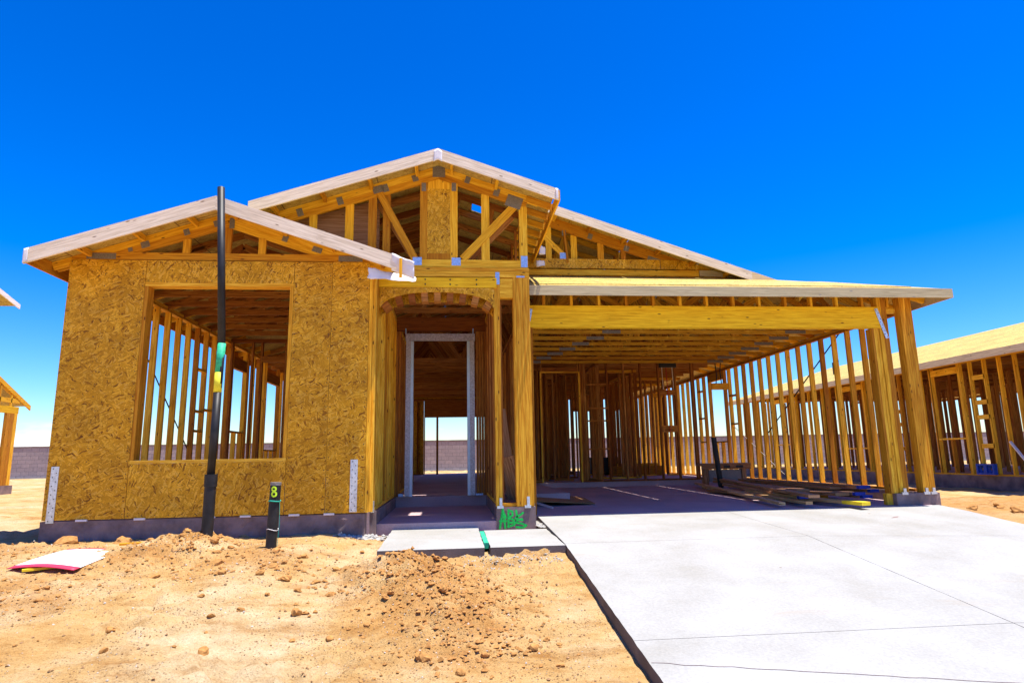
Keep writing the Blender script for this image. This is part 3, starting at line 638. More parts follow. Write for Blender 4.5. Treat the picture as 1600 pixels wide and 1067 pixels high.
# ---- roof decks (thick sheets, real gaps between them over the garage)
def deck(pts, name='roof_deck', m='deck', ud=(0, 1, 0), vd=(1, 0, 0)):
    return MB().prism(pts, (0, 0, -TH), ud, vd).build(name, m, H)
P = lambda x, y, f: (x, y, f(x))
gx = .009
# main right slope: strips along Y with seams at x = 3.12, 4.37, 5.62
deck([(1.09, 2.2, Rz(1.09)), (3.12-gx, 2.2, Rz(3.12)), (3.12-gx, 7.0, Rz(3.12)), (1.09, 7.0, Rz(1.09))])
deck([(3.12+gx, 2.2, Rz(3.12)), (4.37-gx, 2.2, Rz(4.37)), (4.37-gx, 7.0, Rz(4.37)), (3.12+gx, 7.0, Rz(3.12))])
deck([(4.37+gx, 2.2, Rz(4.37)), (5.62-gx, 2.2, Rz(5.62)), (5.62-gx, 7.0, Rz(5.62)), (4.37+gx, 7.0, Rz(4.37))])
def hp(x): return 7.907-x
deck([(5.62+gx, 2.287-gx, Rz(5.62)), (7.35, .55, Rz(7.35)), (7.35, 7.0, Rz(7.35)), (5.62+gx, 7.0, Rz(5.62))])
deck([(1.09, 7.006, Rz(1.09)), (7.35, 7.006, Rz(7.35)), (7.35, 19, Rz(7.35)), (1.09, 19, Rz(1.09))])
# front hip slope
deck([(1.04, .55, Fz(.55)), (7.35, .55, Fz(.55)), (5.09, 2.65, Fz(2.65)), (1.04, 2.65, Fz(2.65))], ud=(1, 0, 0), vd=(0, 1, 0))
# second thin lap of sheathing along the eave
MB().prism([(1.20, .80, Fz(.8)+.012), (6.95, .80, Fz(.8)+.012), (6.1, 1.70, Fz(1.7)+.012), (1.15, 1.70, Fz(1.7)+.012)], (0, 0, -.011), (1, 0, 0), (0, 1, 0)).build('roof_deck', 'deck', H)
# main left slope and the front-left gable
hx0, hx1, hy0, hy1 = .34, .53, 1.98, 2.32
deck([(-4.84, -.45, Lz(-4.84)), (-2.8, -.45, Lz(-2.8)), (-2.8, 19, Lz(-2.8)), (-4.84, 19, Lz(-4.84))])
r1 = lambda x: 3.74-.333*(x+2.8)
deck([(-2.8, -.45, 3.74), (-.68, -.45, r1(-.68)), (-.68, .333, r1(-.68)), (-2.8, .333, 3.74)])
deck([(-2.8, .337, 3.738), (-1.2, .337, r1(-1.2)-.002), (-1.2, 2.3, r1(-1.2)-.002), (-2.8, 2.3, 3.738)])
deck([(-2.795, 2.2, Lz(-2.795)), (-.18, 2.2, Lz(-.18)), (-.18, 19, Lz(-.18)), (-2.795, 19, Lz(-2.795))])
deck([(-2.52, -.1, Lz(-2.52)), (-.18, -.1, Lz(-.18)), (-.18, 2.194, Lz(-.18)), (-2.52, 2.194, Lz(-2.52))])
deck([(-.175, 3.1, Lz(-.175)), (1.09, 3.1, Lz(1.09)), (1.09, 19, Lz(1.09)), (-.175, 19, Lz(-.175))])
deck([(hx1, 2.2, Lz(hx1)), (1.09, 2.2, Lz(1.09)), (1.09, 3.095, Lz(1.09)), (hx1, 3.095, Lz(hx1))])
g2r = lambda x: Lz(-.18)-.333*(x+.18)
deck([(-.18, -.1, g2r(-.18)), (1.38, -.1, g2r(1.38)), (1.38, 1.02, g2r(1.38)), (-.18, 1.02, g2r(-.18))])
deck([(-.18, 1.025, g2r(-.18)), (.31, 1.025, g2r(.31)), (.31, 3.0, g2r(.31)), (-.18, 3.0, g2r(-.18))])
deck([(.31, 1.55, g2r(.31)), (.47, 1.55, g2r(.47)), (.47, 3.0, g2r(.47)), (.31, 3.0, g2r(.31))])
deck([(.47, 1.025, g2r(.47)), (1.38, 1.025, g2r(1.38)), (1.38, 3.0, g2r(1.38)), (.47, 3.0, g2r(.47))])

# ---- barge boards and fascias
def barge(p0, p1, h, th=.04, m='barge', drop=0.0, name='barge_board', parent=H):
    """board hung below the roof edge line p0->p1 (top edge), plumb cut"""
    p0 = Vector(p0); p1 = Vector(p1); d_ = Vector((0, 0, -h)); o_ = Vector((0, 0, drop))
    a = (p1-p0); nrm = Vector((-a.y, a.x, 0)); nrm = Vector((0, 1, 0)) if abs(a.x) > abs(a.y) else Vector((-1, 0, 0))
    mb = MB(); mb.prism([p0+o_, p1+o_, p1+d_+o_, p0+d_+o_], nrm*th, a.normalized(), a.normalized().cross(nrm).normalized(), .7)
    # grain across the face: compress v so the streaks run along the board
    return mb.build(name, m, parent)
barge((-4.86, -.475, Lz(-4.86)), (-2.8, -.475, 3.742), .175, .024); barge((-2.8, -.475, 3.742), (-.66, -.475, r1(-.66)), .175, .024)
barge((-2.54, -.125, Lz(-2.54)), (-.18, -.125, Lz(-.18)+.002), .155, .024); barge((-.18, -.125, g2r(-.18)+.002), (1.40, -.125, g2r(1.40)), .155, .024)
barge((1.55, 2.175, Rz(1.55)), (5.15, 2.175, Rz(5.15)), .165, .024)
# narrowing tail of the back gable barge where it dies into the hip
MB().prism([(5.15, 2.175, Rz(5.15)), (5.78, 2.175, Rz(5.78)), (5.78, 2.175, Rz(5.78)-.014), (5.15, 2.175, Rz(5.15)-.165)], (0, .024, 0), (1, 0, -.33), (0, 0, 1)).build('barge_board', 'barge', H)
MB().box(1.04, 7.36, .525, .549, 2.812, 2.955-.006, 'X', .6).build('fascia_board', 'fascia', H)
MB().box(7.352, 7.376, .527, 19, 2.812, 2.945, 'Y', .6).build('fascia_board', 'fascia', H)
MB().box(1.402, 1.426, -.10, 2.9, g2r(1.4)-.155, g2r(1.4)-.005, 'Y').build('fascia_board', 'chord', H)
MB().box(-4.866, -4.838, -.45, 19, Lz(-4.84)-.165, Lz(-4.84)-TH-.001, 'Y').build('fascia_board', 'chord', H)
MB().box(1.04, 7.33, .551, .59, 2.83, 2.94, 'X').build('sub_fascia', 'chord', H)
# lookouts under the overhangs
for k in range(8):
    y = -.02+.38*k
    MB().board((1.03, y, g2r(1.03)-.065), (1.40, y, g2r(1.40)-.065), .038, .085).build('lookout', 'chord', H)
for k in range(15):
    y = .12+.61*k; MB().board((-4.84, y, Lz(-4.84)-.062), (-4.3, y, Lz(-4.3)-.062), .038, .09).build('rafter_tail', 'chord', H)
    MB().board((7.34, y+.95, Rz(7.34)-.062), (6.7, y+.95, Rz(6.7)-.062), .038, .09).build('rafter_tail', 'chord', H)
for k in range(10):
    x = 1.33+.61*k; MB().board((x, .56, Fz(.56)-.062), (x, 1.2, Fz(1.2)-.062), .038, .09).build('rafter_tail', 'chord', H)
for nm, x0, x1, ya, yb, f in (('a', -4.4, -2.9, -.45, -.01, Lz), ('b', -2.7, -.8, -.45, -.01, r1), ('c', -2.3, -.3, -.1, .34, Lz), ('d', 0, 1.2, -.1, .34, g2r), ('e', 1.8, 5.2, 2.2, 2.64, Rz)):
    k = x0
    while k <= x1: MB().board((k, ya+.002, f(k)-.055), (k, yb, f(k)-.055), .038, .075).build('outlooker', 'chord', H); k += .61

# ---- gable trusses
def truss(name, y, segs, webs, plates, panels=(), th=.038, m='chord'):
    """segs: first list makes the main mesh; webs and plates become sub-parts"""
    mb = MB()
    for i_, (x0, z0, x1, z1, h) in enumerate(segs): mb.board((x0, y+th/2+.0012*i_, z0), (x1, y+th/2+.0012*i_, z1), th, h)
    T = mb.build(name, m, H)
    for (x0, z0, x1, z1, h, dy) in webs:
        MB().board((x0, y+th/2+dy, z0), (x1, y+th/2+dy, z1), th-.004, h, (0, 0, 1) if abs(x1-x0) > .01 else (1, 0, 0)).build('web', m, T)
    if plates:
        pm = {}
        for (x, z, w_, h_, an, mm) in plates:
            c_, s_ = math.cos(an), math.sin(an); q = MB()
            pts = [(x+c_*a-s_*b_, y-.002, z+s_*a+c_*b_) for a, b_ in ((-w_/2, -h_/2), (w_/2, -h_/2), (w_/2, h_/2), (-w_/2, h_/2))]
            q.prism(pts, (0, -.002, 0), (1, 0, 0), (0, 0, 1)); q.build('gusset_plate', mm, T)
    return T
A = math.atan(.333)
# left front gable
truss('gable_truss', .003, [(-4.62, 3.135, -1.04, 3.135, .09), (-4.83, Lz(-4.83)-.068, -2.80, Lz(-2.8)-.068, .095), (-2.8, r1(-2.8)-.068, -.75, r1(-.75)-.068, .095),
      (-4.45, Lz(-4.45)-.166, -2.8, Lz(-2.8)-.166, .09), (-2.8, r1(-2.8)-.166, -1.2, r1(-1.2)-.166, .09)],
      [(-3.29, 3.18, -3.29, Lz(-3.29)-.21, .09, .002), (-2.38, 3.18, -2.38, r1(-2.38)-.21, .09, .002), (-2.80, 3.18, -2.80, 3.53, .09, .002)],
      [(-4.28, 3.13, .34, .075, 0, 'plate'), (-1.28, 3.13, .30, .075, 0, 'plate'), (-3.95, Lz(-3.95)-.14, .05, .05, A, 'plate'), (-3.78, Lz(-3.78)-.13, .1, .08, A, 'plate'), (-3.3, Lz(-3.3)-.12, .07, .08, A, 'plate'), (-2.95, Lz(-2.95)-.12, .06, .08, A, 'plate'),
       (-2.76, 3.58, .06, .14, 0, 'plate'), (-2.1, r1(-2.1)-.12, .07, .08, -A, 'plate'), (-1.7, r1(-1.7)-.13, .12, .07, -A, 'plate')])
# tall centre gable
truss('gable_truss', .352, [(-.98, 3.195, 1.035, 3.195, .105), (-2.45, Lz(-2.45)-.066, -.18, Lz(-.18)-.066, .095), (-.18, g2r(-.18)-.066, 1.2, g2r(1.2)-.066, .095),
      (-2.2, Lz(-2.2)-.164, -.18, Lz(-.18)-.164, .09), (-.18, g2r(-.18)-.164, 1.03, g2r(1.03)-.164, .09)],
      [(-1.845, 3.45, -1.845, Lz(-1.845)-.2, .1, .002), (-1.37, 3.3, -1.37, Lz(-1.37)-.2, .11, .002), (-1.065, 3.2, -1.065, Lz(-1.065)-.2, .11, .002), (-.88, 3.25, -.88, Lz(-.88)-.2, .10, .045),
       (-1.0, 4.22, -.48, 3.23, .095, -.004), (-.38, 3.25, -.38, Lz(-.38)-.2, .10, .002), (.03, 3.25, .03, g2r(.03)-.2, .10, .002), (.46, 3.25, .46, g2r(.46)-.2, .11, .004),
       (.15, 3.26, .89, 4.06, .105, -.004), (.98, 3.25, .98, g2r(.98)-.2, .11, .001), (-.175, 4.26, -.175, 4.44, .30, .003), (-.175, 3.25, -.175, 3.335, .30, .003)],
      [(-.175, 4.51, .17, .16, 0, 'plate'), (-.38, 4.28, .06, .12, 0, 'plate'), (.03, 4.29, .06, .12, 0, 'plate'), (-1.0, 4.23, .14, .10, A, 'plate'), (.86, 4.09, .22, .17, -A, 'plate'),
       (-.46, 3.22, .12, .11, 0, 'bluemetal'), (.06, 3.22, .12, .11, 0, 'bluemetal'), (.985, 3.23, .09, .16, 0, 'bluemetal'), (-2.02, Lz(-2.02)-.12, .08, .11, A, 'plate'), (-1.5, Lz(-1.5)-.12, .08, .11, A, 'plate'),
       (-.9, Lz(-.9)-.12, .08, .11, A, 'plate'), (-.5, Lz(-.5)-.1, .08, .09, A, 'plate'), (.22, g2r(.22)-.08, .07, .1, -A, 'plate'), (.62, g2r(.62)-.12, .08, .11, -A, 'plate')])
MB().prism([(-.33, .358, 3.335), (-.02, .358, 3.335), (-.02, .358, 4.26), (-.33, .358, 4.26)], (0, .011, 0), (1, 0, 0), (0, 0, 1)).build('gable_panel', 'osb_wide', H)
MB().board((-2.45, .34, r1(-2.45)+.025), (-.70, .34, r1(-.70)+.03), .03, .06).build('ledger_board', 'grey_board', H)
# back gable over the garage
truss('gable_truss', 2.65, [(1.04, 3.80-.02, 4.40, 3.78, .10), (1.3, Rz(1.3)-.066, 5.2, Rz(5.2)-.066, .095), (1.3, Rz(1.3)-.164, 4.3, Rz(4.3)-.164, .09)],
      [(1.70, 3.95, 1.70, Rz(1.7)-.2, .10, .002), (2.03, 3.95, 1.98, Rz(1.98)-.2, .10, .002), (2.16, 3.95, 2.16, Rz(2.16)-.2, .11, .045), (2.63, 3.95, 2.63, Rz(2.63)-.2, .11, .002), (3.04, 3.95, 3.04, Rz(3.04)-.2, .09, .002),
       (1.5, 4.56, 1.95, 4.10, .09, -.004), (.6, 3.95, .6, Lz(.6)-.2, .1, .01)],
      [(1.95, 4.08, .11, .11, 0, 'bluemetal'), (1.98, 4.5, .07, .1, 0, 'plate'), (2.45, Rz(2.45)-.14, .08, .1, -A, 'plate'), (3.1, Rz(3.1)-.14, .09, .1, -A, 'plate'), (3.6, Rz(3.6)-.22, .28, .16, -A, 'plate')])
MB().prism([(1.04, 2.632, 3.85), (3.69, 2.632, 3.85), (3.69, 2.632, 4.02), (1.04, 2.632, 4.02)], (0, .012, 0), (1, 0, 0), (0, 0, 1)).build('gable_panel', 'osb_wide', H)
MB().prism([(3.70, 2.63, 3.85), (4.75, 2.63, 3.85), (4.55, 2.63, 3.885), (4.2, 2.63, 4.0), (3.70, 2.63, 4.02)], (0, .012, 0), (1, 0, 0), (0, 0, 1)).build('gable_panel', 'osb_wide', H)
MB().prism([(4.41, 2.625, 3.735), (5.1, 2.625, 3.70), (4.95, 2.625, 3.75), (4.65, 2.625, 3.83), (4.41, 2.625, 3.83)], (0, .02, 0), (1, 0, 0), (0, 0, 1)).build('fascia_board', 'fascia', H)
# interior trusses
def roof_under(x, y):
    z = min(Lz(x), Rz(x))
    if y < 2.65: z = min(z, Fz(y)) if x > 1.04 else z
    return z-TH-.02
ti = 0
for k in range(27):
    y = 1.35+.61*k; x0 = 1.10 if y < 7.0 else -4.6; zb = 2.83 if y < 7.0 else 2.97
    hc = .068 if y < 7 else .09; zb = zb-.011 if y < 7 else zb
    mb = MB(); mb.board((x0, y, zb), (6.97, y, zb), .038, hc, tone=random.uniform(.2, .9)); T_ = None
    n_ = 12; X_ = rng(x0, 6.97, n_)
    if y < 2.6: pts = [(1.1, Fz(y)-.08)] + [(6.97-(y-.55)*.0-max(0, y-.95), Fz(y)-.08), (6.97, Rz(6.97)-.08)]
    else: pts = [(x0, roof_under(x0, y)-.05), (1.09, roof_under(1.09, y)-.05), (6.97, roof_under(6.97, y)-.05)] if x0 < 1 else [(1.10, Rz(1.1)-.08), (6.97, Rz(6.97)-.08)]
    for (a, za), (b_, zb_) in zip(pts[:-1], pts[1:]): mb.board((a, y+.002, za), (b_, y+.002, zb_), .038, .09)
    def tz(x):
        for (a, za), (b_, zb_) in zip(pts[:-1], pts[1:]):
            if a <= x <= b_: return za+(zb_-za)*(x-a)/(b_-a)
        return pts[-1][1]
    for i in range(1, n_-1):
        a, b_ = X_[i], X_[i+1]
        if i % 2: mb.board((a, y+.001, zb+.03), (b_, y+.001, tz(b_)-.03), .034, .085)
        else: mb.board((a, y-.001, tz(a)-.03), (b_, y-.001, zb+.03), .034, .085)
    T_ = mb.build('roof_truss', 'ceiling_shaded' if y < 7 else 'inner_shaded', H)
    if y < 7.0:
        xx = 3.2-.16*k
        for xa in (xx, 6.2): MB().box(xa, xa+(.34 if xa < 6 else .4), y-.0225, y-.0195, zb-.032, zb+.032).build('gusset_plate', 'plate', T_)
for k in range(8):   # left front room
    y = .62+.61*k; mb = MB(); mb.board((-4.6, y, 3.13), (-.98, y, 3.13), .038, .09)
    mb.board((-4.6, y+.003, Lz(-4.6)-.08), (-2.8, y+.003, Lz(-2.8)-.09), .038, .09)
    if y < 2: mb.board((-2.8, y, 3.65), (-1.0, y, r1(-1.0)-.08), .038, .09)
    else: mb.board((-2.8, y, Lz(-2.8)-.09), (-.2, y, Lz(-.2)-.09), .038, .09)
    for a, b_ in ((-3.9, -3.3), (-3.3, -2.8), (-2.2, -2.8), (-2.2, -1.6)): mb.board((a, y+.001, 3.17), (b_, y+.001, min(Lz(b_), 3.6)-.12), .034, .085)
    mb.build('roof_truss', 'inner_shaded', H)
for k in range(4):   # above the porch
    y = .98+.61*k; mb = MB(); mb.board((-1.0, y, 3.12), (1.04, y, 3.12), .038, .09); mb.board((-2.3, y, Lz(-2.3)-.08), (-.18, y, Lz(-.18)-.08), .038, .09); mb.board((-.18, y, Lz(-.18)-.08), (1.1, y, g2r(1.1)-.08), .038, .09)
    mb.board((1.0, y, 3.1), (1.0, y, g2r(1.0)-.1), .034, .09, (0, 1, 0)); mb.board((-.5, y, 3.12), (.1, y, 4.4), .034, .085); mb.board((.35, y, 3.12), (.6, y, g2r(.6)-.1), .034, .085)
    mb.build('roof_truss', 'inner_shaded', H)
# second member just behind the tall gable's openings
mb = MB(); mb.board((-1.0, .52, 4.1), (-.45, .52, 3.2), .034, .09); mb.board((.15, .55, 3.2), (.85, .55, 3.95), .034, .09)
for k in range(4): mb.board((-2.0+.0*k, .9+.5*k, 3.9), (-.2, .9+.5*k, 4.45), .038, .08)
mb.build('web', 'inner_shaded', H)
MB().prism([(-2.35, .62, 3.45), (-1.0, .62, 3.3), (-1.0, .62, 4.2), (-2.35, .62, 3.8)], (0, .012, 0), (1, 0, 0), (0, 0, 1)).build('gable_panel', 'panelboard', H)
o = rest.build('stud', 'inner_shaded', H); o['kind'] = 'stuff'
# white house wrap left at the roof corners
def crumple(name, pts_fn, nu, nv, m, parent, amp=.02):
    mb = MB(); b = 0
    for j in range(nv+1):
        for i in range(nu+1):
            p = Vector(pts_fn(i/nu, j/nv)); q = p*14
            mb.v.append(p+Vector((noise.noise(q), noise.noise(q+Vector((5, 5, 5))), noise.noise(q+Vector((9, 2, 1)))))*amp)
    for j in range(nv):
        for i in range(nu):
            a = j*(nu+1)+i; mb.quad((a, a+1, a+nu+2, a+nu+1), ((i/nu, j/nv), ((i+1)/nu, j/nv), ((i+1)/nu, (j+1)/nv), (i/nu, (j+1)/nv)), .5)
    o_ = mb.build(name, m, parent, smooth=True, fixn=False); sm = o_.modifiers.new('s', 'SOLIDIFY'); sm.thickness = .003; return o_
crumple('house_wrap', lambda u, v: (-.72+.27*u, -.485+.03*v, lerp(r1(-.72)+.004, r1(-.45)-.01, u)-.21*v), 12, 8, 'wrap', H, .010)
crumple('house_wrap', lambda u, v: (-1.0+.56*u, -.42+.25*u*v, lerp(2.76, 2.72, u)+.13*v), 14, 8, 'wrap', H, .016)
crumple('house_wrap', lambda u, v: (-.235+.11*u, -.129, Lz(-.18)-.004-.15*v-.036*abs(2*u-1)), 5, 6, 'wrap', H, .002)
crumple('house_wrap', lambda u, v: (1.365+.035*u, -.129, g2r(1.37+.03*u)-.002-.15*v), 4, 6, 'wrap', H, .002)
crumple('house_wrap', lambda u, v: (-4.862+.05*u, -.479, Lz(-4.86+.05*u)-.002-.17*v), 4, 6, 'wrap', H, .003)
crumple('house_wrap', lambda u, v: (1.45+.14*u, 2.50, 3.84+.10*v), 5, 5, 'wrap', H, .03)
crumple('house_wrap', lambda u, v: (1.50+.11*u, 2.44, 4.03+.14*v), 5, 5, 'wrap', H, .03)
MB().box(-.625, -.59, -.52, -.50, 2.74, 2.98, 'Z').build('batten', 'chord', H)
# ------------------------------------------------------------------ loose things in and around the house
def single(mb, name, m, label, cat, org, group=None, smooth=False):
    o = mb.build(name, m, None, org=org, smooth=smooth); return tag(o, label, cat, group)
boards = [ # p0 (far), p1 (near), width, thick, material, label, end paint
 ((5.55, 6.4, -.05), (4.70, 1.02, -.11), .09, .042, 'tan', 'thin pale stud at the left edge of the lumber heap', None),
 ((5.25, 5.2, -.07), (5.05, .92, -.10), .10, .042, 'tan', 'second stud from the left of the lumber heap, ending beside the thin pale one', None),
 ((5.75, 5.7, .075), (5.12, .90, -.01), .16, .042, 'grey_board', 'grey plank lying on top across the left of the lumber heap', None),
 ((5.80, 4.6, .085), (6.20, 1.35, .075), .19, .042, 'grey_board', 'wide brown plank topmost on the heap with a blue painted end', 'bluepaint'),
 ((5.60, 4.3, .03), (5.45, 1.75, .02), .20, .045, 'grey_board', 'short wide brown plank in the middle of the lumber heap', None),
 ((5.50, 3.8, -.02), (5.80, 1.30, -.02), .24, .042, 'panelboard', 'wide brown plank with a bare sawn end behind the yellow ended board', None),
 ((5.65, 4.7, -.01), (6.05, 1.25, -.015), .17, .042, 'grey_board', 'dark board in the middle of the heap with a blue end near the garage post', 'bluepaint'),
 ((5.75, 5.0, -.055), (6.18, 1.28, -.06), .17, .042, 'panelboard', 'low board of the heap with a blue end just above the yellow ended board', 'bluepaint'),
 ((6.05, 5.0, -.03), (6.42, 1.45, .01), .15, .042, 'grey_board', 'rearmost board of the heap, its blue end against the wall studs', 'bluepaint'),
 ((6.2, 5.2, .04), (6.50, 2.3, .05), .22, .042, 'panelboard', 'wide plank at the back of the heap lying along the stud wall', None),
 ((5.70, 5.6, .02), (5.98, 1.75, .045), .19, .042, 'panelboard', 'brown plank on the upper layer of the heap left of the blue ended planks', None),
 ((5.45, 4.6, .00), (5.25, 2.2, -.03), .14, .042, 'grey_board', 'short plank half hidden under the top grey plank of the heap', None),
 ((6.10, 5.6, .00), (6.05, 2.4, .03), .24, .042, 'grey_board', 'wide hidden plank filling the back of the lumber heap', None),
 ((5.05, 4.4, -.10), (5.55, 1.6, -.10), .19, .042, 'grey_board', 'bottom plank of the heap flat on the garage floor', None),
 ((5.15, 2.85, -.085), (5.70, .62, -.105), .15, .045, 'tan', 'board with a bright yellow painted end nearest the driveway', 'yellowpaint'),
 ((5.30, 3.3, -.06), (5.30, 1.5, -.06), .14, .042, 'tan', 'short tan stud showing its blue end in the middle of the heap', 'bluepaint'),
]
for p0, p1, w_, t_, m_, lab, ep in boards:
    c0 = (Vector(p0)+Vector(p1))/2
    o = single(MB().board(p0, p1, w_, t_), 'lumber_board', m_, lab, 'board', c0, 'boards heaped on the garage floor')
    if ep:
        a = (Vector(p1)-Vector(p0)).normalized(); ll = .34 if ep == 'yellowpaint' else .06
        MB().board(Vector(p1)-a*ll, Vector(p1)+a*.003, w_+.004, t_+.004).build('painted_end', ep, o)
for i, (p0, p1, m_, lab) in enumerate([((5.2, 3.6, -.115), (5.9, 3.1, -.115), 'stud', 'short offcut crossing under the lumber heap'), ((5.5, 2.1, -.12), (6.2, 2.4, -.12), 'stud', 'short spacer block beneath the wide planks of the heap')]):
    single(MB().board(p0, p1, .09, .06), 'lumber_offcut', m_, lab, 'wood block', (Vector(p0)+Vector(p1))/2)
# work bench
B = empty('work_bench', (5.85, 6.0, -.13), 'rough wooden saw bench with two dark slots standing at the back of the garage', 'bench')
MB().box(5.45, 6.62, 5.85, 6.05, .34, .40, 'X').box(5.47, 6.6, 5.83, 5.849, .27, .39, 'X').build('bench_top', 'panelboard', B)
for x in (5.55, 6.42): MB().box(x, x+.09, 5.88, 5.95, -.125, .339, 'Z').build('leg', 'grey_board', B); MB().box(x, x+.09, 5.99, 6.04, -.125, .339, 'Z').build('leg', 'grey_board', B)
MB().box(5.66, 6.40, 5.90, 5.93, .0, .26, 'X').build('side_panel', 'plate', B)
MB().box(5.98, 6.12, 5.82, 5.828, .30, .35).box(6.26, 6.42, 5.82, 5.828, .30, .35).build('slot', 'dark', B)
single(MB().tube([(5.66, 5.3, -.13), (5.58, 5.32, .95)], .055, 14), 'standing_pipe', 'black', 'black plastic pipe standing upright in front of the saw bench', 'pipe', (5.66, 5.3, -.13), smooth=False)
# leaning board between the columns, flat panel stack
o = single(MB().board((.70, 1.35, 1.30), (.90, 1.75, -.0), .012, .16, (1, 0, 0)), 'leaning_board', 'panelboard', 'brown board leaning inside the gap between the two porch columns', 'board', (.8, 1.5, 0))
o = single(MB().board((.78, 1.2, .62), (.98, 1.5, .0), .012, .17, (1, 0, 0)), 'leaning_board', 'grey_board', 'shorter grey board leaning low in the gap between the porch columns', 'board', (.9, 1.4, 0))
pm = MB(); pm.prism([(1.22, 2.2, -.06), (2.28, 2.35, -.135), (2.36, 3.6, -.12), (1.22, 4.5, .0)], (0, 0, -.012), (1, 0, 0), (0, 1, 0)); single(pm, 'floor_panel', 'panelboard', 'brown sheet of board lying tilted on the garage floor beside the left column', 'panel', (1.8, 3, -.13))
single(MB().board((1.2, 2.15, -.06), (1.50, 1.72, -.14), .012, .03), 'trim_strip', 'wrap', 'pale grey strip leaning off the brown sheet at the garage column', 'strip', (1.4, 1.9, -.14))
# interior clutter seen through the studs
single(MB().box(4.4, 5.3, 12.2, 12.8, 0, .55).box(4.45, 5.25, 12.15, 12.199, .08, .5), 'cabinet_box', 'dark', 'dark low box deep inside the house behind the garage wall', 'box', (4.85, 12.5, 0))
single(MB().box(4.9, 6.3, 10.9, 11.4, .0, .28, 'X').box(5.0, 6.2, 10.95, 11.35, .281, .36, 'X'), 'plank_stack', 'stud', 'low stack of planks on the floor behind the garage back wall', 'planks', (5.6, 11.1, 0))
# black pipes
pl = MB(); pl.tube([(-2.60, -.60, .46), (-2.585, -.60, 1.38)], .041, 16); pl.tube([(-2.575, -.6, 1.9), (-2.70, -.6, 3.79)], .041, 16); pl.tube([(-2.585, -.6, 1.379), (-2.575, -.6, 1.901)], .0405, 16)
PO = empty('vent_pipe', (-2.6, -.6, -.3), 'tall black pipe with green and yellow bands standing before the big window', 'pipe')
pl.build('upper_pipe', 'black', PO, smooth=True)
MB().tube([(-2.585, -.6, 1.60), (-2.575, -.6, 1.93)], .0425, 16).build('green_band', 'green_tape', PO, smooth=True)
MB().tube([(-2.587, -.6, 1.38), (-2.585, -.6, 1.599)], .043, 16).build('yellow_band', 'yellow_tape', PO, smooth=True)
MB().tube([(-2.60, -.6, -.4), (-2.595, -.6, .40)], .059, 20).tube([(-2.595, -.6, .36), (-2.594, -.6, .49)], .066, 20).build('lower_pipe', 'black', PO, smooth=False)
P2 = empty('pipe_stub', (-1.785, -1.15, -.3), 'short black pipe stub with a lime painted figure and green string', 'pipe')
MB().tube([(-1.79, -1.15, -.4), (-1.765, -1.15, .405)], .052, 24).build('stub', 'black', P2)
MB().tube([(-1.766, -1.15, .38), (-1.765, -1.15, .409)], .0535, 24).build('cut_rim', 'plate', P2)
def onpipe(u, v, off):
    r = .0535+off; a = u/.053; return Vector((-1.7675+r*math.sin(a), -1.15-r*math.cos(a), v))
n8 = [(.019*math.sin(q*math.pi/6), .345+.019*math.cos(q*math.pi/6)) for q in range(13)]; n8b = [(.021*math.sin(q*math.pi/6)+.003, .295+.022*math.cos(q*math.pi/6)) for q in range(13)]
stroke_ribbon('painted_figure', [n8, n8b], .017, 'lime', P2, onpipe)
ring = [(-1.769+.057*math.cos(q*.5236), -1.15+.057*math.sin(q*.5236), .225+.004*math.sin(q)) for q in range(13)]
MB().tube(ring, .006, 6).tube([(-1.715, -1.17, .23), (-1.705, -1.18, .0), (-1.72, -1.18, -.25)], .0025, 5).build('string', 'teal', P2)
ring = [(-1.777+.055*math.cos(q*.5236), -1.15+.055*math.sin(q*.5236), -.05+.01*math.sin(q)) for q in range(13)]
MB().tube(ring, .003, 5).build('string', 'wrap', P2)

# fallen sign board
def paper():
    m, t, b = mat('printed_sign_face'); u = t.nodes.new('ShaderNodeUVMap'); u.uv_map = 'UVMap'; s = t.nodes.new('ShaderNodeSeparateXYZ'); t.links.new(u.outputs[0], s.inputs[0])
    edge = ramp(t, s.outputs[1], (0, (1, 1, 1)), (.12, (1, 1, 1)), (.13, (0, 0, 0)), (.93, (0, 0, 0)), (.94, (1, 1, 1)))
    n = tex(t, 'ShaderNodeTexNoise', uvmap(t, 26, 34), Scale=1, Detail=3)
    c = mixc(t, ramp(t, n.outputs['Fac'], (.66, (0, 0, 0)), (.72, (.8,)*3)), (.82, .80, .80), (.35, .3, .35))
    c = mixc(t, edge, c, (.62, .04, .09)); t.links.new(c, b.inputs['Base Color']); b.inputs['Roughness'].default_value = .5; return m
M['whitepaper'] = paper()
SG = empty('fallen_sign', (-3.7, -1.1, -.26), 'white sheet sign with red edges lying on the dirt at the left', 'sign')
c00, c10, c11, c01 = Vector((-3.93, -1.60, -.275)), Vector((-3.29, -1.74, -.285)), Vector((-3.24, -1.02, -.215)), Vector((-3.83, -.86, -.215))
mb = MB(); nu = 12
for j in range(nu+1):
    for i in range(nu+1):
        u_, v_ = i/nu, j/nu; p = (c00*(1-u_)+c10*u_)*(1-v_)+(c01*(1-u_)+c11*u_)*v_
        p.z += .03*math.sin(u_*math.pi)*(.8-.4*v_)+.012*math.sin(v_*3)*(1-u_); mb.v.append(p)
for j in range(nu):
    for i in range(nu):
        a = j*(nu+1)+i; mb.quad((a, a+1, a+nu+2, a+nu+1), ((i/nu, j/nu), ((i+1)/nu, j/nu), ((i+1)/nu, (j+1)/nu), (i/nu, (j+1)/nu)), .5)
so = mb.build('sign_face', M['whitepaper'], SG, smooth=True, fixn=False); sm = so.modifiers.new('s', 'SOLIDIFY'); sm.thickness = .006
MB().board((-3.75, -1.68, -.285), (-3.52, -1.55, -.28), .04, .02).build('stake', 'yellowpaint', SG)
